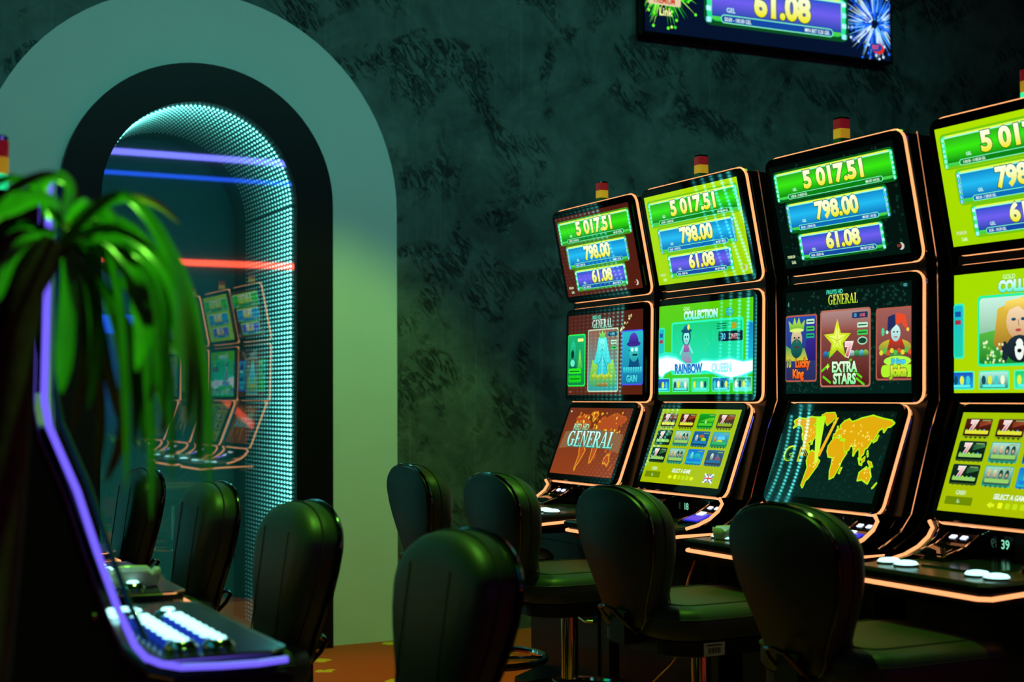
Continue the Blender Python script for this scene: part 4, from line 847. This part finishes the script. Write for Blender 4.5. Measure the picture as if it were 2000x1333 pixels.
# ------------------------------------------------------------------ chairs (front faces +x)
def back_outline(k=0.0, n=14):
    """half outline of the backrest: (y, z)"""
    h, zs, wm, wb = .352, .258, .182, .100
    pts = [(0, 0), (wb-.05, 0)]
    for i in range(1, 5): a = R(-90+90*i/4); pts.append((wb-.05+.05*math.cos(a), .05+.05*math.sin(a)))
    for i in range(1, 6): t_ = i/5; pts.append((wb+(wm-wb)*math.sin(t_*math.pi/2)**1.15, .05+(zs-.05)*t_))
    for i in range(1, n): a = math.pi/2*i/n; pts.append((wm*math.cos(a)**.90, zs+(h-zs)*math.sin(a)**.9))
    pts.append((0, h))
    full = pts[:-1]+[(-y, z) for y, z in reversed(pts)][:-1]
    c = (0, .19); out = []
    for y, z in full:
        L = math.hypot(y-c[0], z-c[1]) or 1; f = max(0, 1-k/L); out.append((c[0]+(y-c[0])*f, c[1]+(z-c[1])*f))
    return out
def make_chair(name, label, group):
    t = thing(name, label, 'chair', (0, 0, 0), 0, group)
    zb = .618; tl = math.tan(R(9))
    def L3(k, x): return [(x-.215-tl*z*0.9, y, zb+z) for y, z in back_outline(k)]
    bk = MB(); bk.loft([L3(.006, .016), L3(.0, .024), L3(.0, .062), L3(.002, .072), L3(.010, .084), L3(.026, .093), L3(.055, .097)]); ob = bk.build('backrest', VINYL, t, True)
    s = MB(); s.tube(L3(-.0015, .050), .0022, 5, True); s.build('seam', SEAM, ob)
    for y_ in (-.085, .085):
        s = MB(); s.tube([(.0968-.215-tl*z*0.9, y_, zb+z) for z in (.062, .15, .24, .296)], .0017, 5); s.build('seam', SEAM, ob)
    sh = MB(); sh.loft([L3(.012, .0), L3(.004, .003), L3(.0, .010), L3(.0, .016)]); so = sh.build('back_shell', SHELL, t, True)
    s = MB(); s.tube(L3(-.001, .012), .0042, 8, True); s.build('chrome_trim', DCHROME, so, True)
    h = MB(); zz = zb
    h.tube([(-.20, -.042, zz-.015), (-.247, -.042, zz+.030), (-.262, -.034, zz+.050), (-.265, 0, zz+.055), (-.262, .034, zz+.050), (-.247, .042, zz+.030), (-.20, .042, zz-.015)], .0055, 8); h.build('handle_loop', DCHROME, t, True)
    br = MB(); br.box((-.19, 0, .590), (.08, .07, .024)); br.box((-.222, 0, .618), (.02, .07, .08)); br.build('back_bracket', SHELL, t)
    # seat
    def S3(k, z, w_=.42, d_=.43): return [(.02+x, y, z) for x, y in rr_pts(d_-2*k, w_-2*k, max(.02, .10-k), 6)]
    se = MB(); se.loft([S3(.03, .598), S3(.008, .603), S3(.0, .616), S3(.0, .652), S3(.006, .666), S3(.02, .676), S3(.05, .681), S3(.12, .684)]); sc = se.build('seat', VINYL, t, True)
    s = MB(); s.tube(S3(-.001, .654), .0022, 5, True); s.build('seam', SEAM, sc)
    s = MB(); s.tube([(x, y, z) for x, y, z in S3(.055, .682)], .002, 5, True); s.build('seam', SEAM, sc)
    pn = MB(); pn.loft([S3(.02, .560), S3(.012, .564), S3(.012, .598)]); pn.build('seat_pan', SHELL, t)
    p = MB(); p.lathe([(.026, .30), (.026, .562)], 18, (0.02, 0, 0)); p.build('post', CHROME, t, True)
    p = MB(); p.lathe([(.060, .02), (.046, .05), (.040, .34), (.030, .345)], 18, (0.02, 0, 0)); p.build('post_sleeve', DARKRUB, t, True)
    r = MB(); r.tube([(.06+.19*math.cos(2*math.pi*k/28), .19*math.sin(2*math.pi*k/28), .30) for k in range(28)], .012, 8, True)
    for a in (90, 210, 330): r.tube([(.02+.03*math.cos(R(a)), .03*math.sin(R(a)), .30), (.06+.19*math.cos(R(a)), .19*math.sin(R(a)), .30)], .009, 8)
    r.build('foot_ring', CHROME, t, True)
    bs = MB(); bs.lathe([(.165, 0), (.165, .008), (.14, .018), (.06, .026)], 32, (.02, 0, 0)); bs.build('base_plate', STEEL, t, True)
    return t
def dup(root, loc, rz, label, group):
    r = root.copy(); COL.objects.link(r); r.location = loc; r.rotation_euler = (0, 0, rz); r['label'] = label; r['group'] = group
    for ch in list(root.children):
        c = ch.copy(); COL.objects.link(c); c.parent = r
        for g in ch.children: d = g.copy(); COL.objects.link(d); d.parent = c
    return r
GR, GL = 'stools along the right machine row', 'stools along the left machine row'
ch0 = make_chair('bar_stool', 'black padded stool at the red machine, farthest in the right row', GR); ch0.location = (2.10, 4.50, 0)
dup(ch0, (2.10, 3.862, 0), 0, 'black padded stool of the right row, second from the stucco wall', GR)
st3 = dup(ch0, (2.10, 3.155, 0), 0, 'black padded stool with a paper label under its seat, right row', GR)
dup(ch0, (2.10, 2.462, 0), 0, 'nearest stool of the right row, in front of the world map machine', GR)
for x, y, lb in ((.81, 4.75, 'farthest stool of the left row, leftmost before the arched mirror'), (.807, 3.885, 'middle stool of the left row, behind the tray with the ashtray'), (.792, 3.06, 'left row stool beside the corner of the purple-lit machine'), (.812, 2.262, 'large dark stool in the centre foreground, seen from its front side')):
    dup(ch0, (x, y, 0), math.pi, lb, GL)
lab = MB(); lab.box((-.075, -.1995, .580), (.060, .003, .032)); lo = lab.build('paper_label', PAPER, st3)
INK = mat('label_ink', (0.02, 0.03, 0.03), 0.7); lab = MB(); rnd = random.Random(6); xx = -.092
while xx < -.058: wv = rnd.choice((.0012, .002, .003)); lab.box((xx, -.2012, .577), (wv, .0006, .014)); xx += wv+rnd.choice((.0012, .002))
lab.box((-.075, -.2012, .590), (.044, .0006, .004)); lab.build('bar_code', INK, lo)

# ------------------------------------------------------------------ ashtrays
def ashtray(loc, label):
    b = MB(); n = 32
    prof = [(.044, 0), (.050, .002), (.053, .010), (.055, .030), (.053, .033), (.049, .030), (.046, .010), (.0, .009)]
    loops = []
    for i, (r, z) in enumerate(prof):
        lp = []
        for k in range(n):
            a = 2*math.pi*k/n; notch = .007 if (3 <= i <= 5 and min((k-3) % 8, (3-k) % 8) == 0) else 0
            lp.append((max(r, .0005)*math.cos(a), max(r, .0005)*math.sin(a), z-notch))
        loops.append(lp)
    b.loft(loops); o = b.build('ashtray', CERAM, None, True); o.location = loc; tag(o, label, 'ashtray', 'round white ashtrays on the machine trays'); return o
ashtray((2.315, 3.985, .8036), 'white ashtray on the tray of the second machine from the wall')
ashtray((2.325, 3.30, .8036), 'white ashtray on the tray of the world map machine')
ashtray((.595, 2.845, .8385), 'round white ashtray on the dark tray behind the purple-lit machine')

# ------------------------------------------------------------------ plant
LEAF = noisy(mat('leaf_green', (0.06, 0.34, 0.025), 0.26, ior=1.5), 25, 0.35)
LEAFY = noisy(mat('leaf_yellowing', (0.55, 0.55, 0.06), 0.4), 25, 0.3)
TRUNK = noisy(mat('palm_trunk', (0.05, 0.022, 0.014), 0.9), 30, 0.5, 0.6)
POT = noisy(mat('dark_planter', (0.015, 0.013, 0.012), 0.5), 20, 0.3, 0.1)
pl = thing('ponytail_palm', 'ponytail palm with arching strap leaves on the left, out of focus', 'plant', (.14, 1.56, 0))
b = MB(); b.lathe([(.10, 0), (.115, .01), (.135, .80), (.145, .82), (.145, .86), (.125, .86), (.12, .83), (.0, .83)], 28); b.build('planter', POT, pl, True)
b = MB(); tp = [(.0, 0, .82), (.02, 0, .92), (.045, 0, 1.05), (.058, 0, 1.166), (.064, -.005, 1.245), (.076, -.01, 1.318), (.104, -.01, 1.365)]
b.tube(tp, .04, 12, taper=[1.5, 1.1, .75, .6, .52, .46, .42]); b.build('trunk', TRUNK, pl, True)
LEAVES = [([(0.253, 1.55, 1.381), (0.276, 1.562, 1.397), (0.302, 1.574, 1.413), (0.331, 1.586, 1.422), (0.362, 1.598, 1.416), (0.389, 1.61, 1.398)], 0.0059, 1), ([(0.255, 1.55, 1.376), (0.286, 1.56, 1.382), (0.32, 1.57, 1.368), (0.351, 1.58, 1.336), (0.374, 1.59, 1.292), (0.386, 1.6, 1.24)], 0.016, 0), ([(0.254, 1.55, 1.372), (0.286, 1.53, 1.372), (0.307, 1.51, 1.346), (0.318, 1.49, 1.307), (0.318, 1.47, 1.269), (0.307, 1.45, 1.23)], 0.0213, 0), ([(0.25, 1.55, 1.381), (0.229, 1.53, 1.404), (0.206, 1.51, 1.406), (0.187, 1.49, 1.394), (0.166, 1.47, 1.366)], 0.0138, 0), ([(0.248, 1.55, 1.384), (0.232, 1.583, 1.424), (0.21, 1.617, 1.438), (0.186, 1.65, 1.433)], 0.0138, 0), ([(0.237, 1.55, 1.389), (0.237, 1.58, 1.427), (0.259, 1.61, 1.445), (0.28, 1.64, 1.432), (0.288, 1.67, 1.399)], 0.0106, 0), ([(0.256, 1.55, 1.368), (0.255, 1.533, 1.319), (0.249, 1.517, 1.265), (0.243, 1.5, 1.208)], 0.0192, 0), ([(0.26, 1.55, 1.368), (0.279, 1.56, 1.327), (0.289, 1.57, 1.268), (0.284, 1.58, 1.191)], 0.0181, 0), ([(0.261, 1.55, 1.363), (0.299, 1.57, 1.311), (0.321, 1.59, 1.241), (0.324, 1.61, 1.163), (0.311, 1.63, 1.109)], 0.016, 0), ([(0.266, 1.55, 1.363), (0.316, 1.578, 1.343), (0.359, 1.606, 1.298), (0.391, 1.634, 1.254), (0.408, 1.662, 1.278), (0.418, 1.69, 1.31)], 0.0106, 0), ([(0.261, 1.55, 1.358), (0.305, 1.575, 1.312), (0.343, 1.6, 1.252), (0.374, 1.625, 1.196), (0.378, 1.65, 1.161)], 0.0138, 0), ([(0.243, 1.55, 1.372), (0.215, 1.537, 1.366), (0.194, 1.523, 1.339), (0.183, 1.51, 1.3)], 0.0128, 0), ([(0.245, 1.55, 1.373), (0.217, 1.567, 1.384), (0.194, 1.583, 1.377), (0.175, 1.6, 1.353)], 0.0128, 0), ([(0.25, 1.55, 1.384), (0.239, 1.51, 1.4), (0.208, 1.47, 1.399), (0.175, 1.43, 1.375)], 0.016, 0), ([(0.258, 1.55, 1.352), (0.277, 1.583, 1.301), (0.283, 1.617, 1.236), (0.279, 1.65, 1.163)], 0.0149, 0), ([(0.261, 1.55, 1.352), (0.295, 1.593, 1.291), (0.318, 1.637, 1.219), (0.346, 1.68, 1.155)], 0.0128, 0), ([(0.263, 1.55, 1.352), (0.31, 1.557, 1.289), (0.329, 1.563, 1.213), (0.33, 1.57, 1.147)], 0.0117, 0), ([(0.266, 1.55, 1.368), (0.302, 1.545, 1.353), (0.323, 1.54, 1.321), (0.346, 1.535, 1.251), (0.337, 1.53, 1.197)], 0.0138, 0), ([(0.248, 1.55, 1.386), (0.259, 1.555, 1.423), (0.241, 1.56, 1.436), (0.216, 1.565, 1.429), (0.192, 1.57, 1.415)], 0.0117, 0), ([(0.256, 1.55, 1.363), (0.291, 1.6, 1.28), (0.309, 1.65, 1.191), (0.315, 1.7, 1.114)], 0.0138, 0), ([(0.235, 1.55, 1.378), (0.21, 1.59, 1.354), (0.195, 1.63, 1.302)], 0.0138, 0), ([(0.266, 1.55, 1.358), (0.336, 1.603, 1.315), (0.385, 1.657, 1.249), (0.4, 1.71, 1.189)], 0.0117, 0), ([(0.253, 1.55, 1.389), (0.282, 1.6, 1.416), (0.302, 1.65, 1.403), (0.323, 1.7, 1.356)], 0.0106, 0)]
def leaf(ctrl, wd, m, seed):
    """strap leaf: folded ribbon along a smooth curve, tapering to the tip"""
    P = [Vector(p) for p in ctrl]; pts = []
    for i in range(len(P)-1):
        p0, p1, p2, p3 = P[max(i-1, 0)], P[i], P[i+1], P[min(i+2, len(P)-1)]
        for k in range(4):
            t_ = k/4; pts.append(.5*((2*p1)+(p2-p0)*t_+(2*p0-5*p1+4*p2-p3)*t_*t_+(3*p1-p0-3*p2+p3)*t_**3))
    pts.append(P[-1]); n = len(pts)-1; v = []; f = []; rnd = random.Random(seed); roll_ = rnd.uniform(-.5, .5)
    for i, q in enumerate(pts):
        t_ = i/n; d = (pts[min(i+1, n)]-pts[max(i-1, 0)]).normalized()
        sd = d.cross(Vector((.25, -.9, .35)).normalized())
        sd = (sd if sd.length > .05 else Vector((1, 0, 0))).normalized(); sd = Matrix.Rotation(roll_*t_, 3, d) @ sd; nn = sd.cross(d)
        w_ = wd*(.75+.5*t_ if t_ < .5 else 1.0)*(1 if t_ < .75 else max(.08, 1-((t_-.75)/.25)**1.8))
        v += [q+sd*w_/2+nn*w_*.14, q-nn*w_*.06, q-sd*w_/2+nn*w_*.14]
        if i: a = 3*i; f += [(a-3, a, a+1, a-2), (a-2, a+1, a+2, a-1)]
    o = mk('leaf', [p-Vector(pl.location) for p in v], f, m, pl, True)
    return o
for i, (P, wd, y) in enumerate(LEAVES):
    o = leaf(P, wd*(1.35 if y else 1), LEAFY if y else LEAF, i)
    if y: o['label'] = 'yellowing leaf reaching toward the mirror'
rnd = random.Random(11)
for i in range(14):   # further leaves around the crown, hanging behind the others
    az = rnd.uniform(-.7, 1.3); h_ = rnd.uniform(.0, .05); r_ = rnd.uniform(.06, .15); dz = rnd.uniform(.10, .30)
    c_ = Vector((.25, 1.55, 1.365)); u_ = Vector((math.cos(az), math.sin(az), 0))
    leaf([c_, c_+u_*r_*.45+Vector((0, 0, h_)), c_+u_*r_*.85+Vector((0, 0, h_*.3-dz*.2)), c_+u_*r_+Vector((0, 0, -dz*.6)), c_+u_*r_*1.02+Vector((0, 0, -dz))], rnd.uniform(.009, .015), LEAF, 100+i)

# ------------------------------------------------------------------ cables under the right row
RCAB = mat('red_cable', (0.5, 0.06, 0.04), 0.35)
def cable(pts, label):
    b = MB(); P = [Vector(p) for p in pts]; out = []
    for i in range(len(P)-1):
        p0, p1, p2, p3 = P[max(i-1, 0)], P[i], P[i+1], P[min(i+2, len(P)-1)]
        for k in range(6):
            t_ = k/6; out.append(.5*((2*p1)+(p2-p0)*t_+(2*p0-5*p1+4*p2-p3)*t_*t_+(3*p1-p0-3*p2+p3)*t_**3))
    out.append(P[-1]); b.tube(out, .004, 6); return tag(b.build('cable', RCAB, None, True), label, 'cable')
cable([(2.44, 3.66, .70), (2.38, 3.62, .62), (2.37, 3.62, .50), (2.34, 3.62, .42), (2.26, 3.64, .34), (2.2, 3.7, .2), (2.28, 3.72, .02), (2.30, 3.72, .006)], 'thin red cable hanging under the tray beside the labelled stool')

# ------------------------------------------------------------------ far end of the room behind the camera, seen in the mirror
def strip(name, x0, x1, y, z, h, m, label):
    b = MB(); b.box(((x0+x1)/2, y, z), (x1-x0, .04, h)); bo = b.build(name, m, None); return tag(bo, label, 'light')
strip('light_strip', -1, 8, YB+.03, 4.18, .07, VIOLED, 'violet ceiling light strip, upper of the lines reflected in the mirror')
strip('light_strip', -1, 8, YB+.03, 3.92, .045, BLUELED, 'blue light strip just below the violet one in the mirror')
strip('light_strip', -1, 8, YB+.03, 2.86, .072, SCARLED, 'scarlet light strip reflected across the middle of the mirror')
strip('light_bar', 2.6, 4.9, YB+.03, 2.08, .22, BLUELED, 'wide blue light panel reflected low in the mirror')
b = MB(); b.box((3.37, YB+.05, 1.48), (.05, .05, .98)); tag(b.build('light_column', VIOLED, None), 'upright violet light column reflected at left of the mirror', 'light')
area('blue_column_glow', (3.4, YB+.5, 1.5), (3.4, YB, 1.5), .5, (0.05, .12, 1), 20)
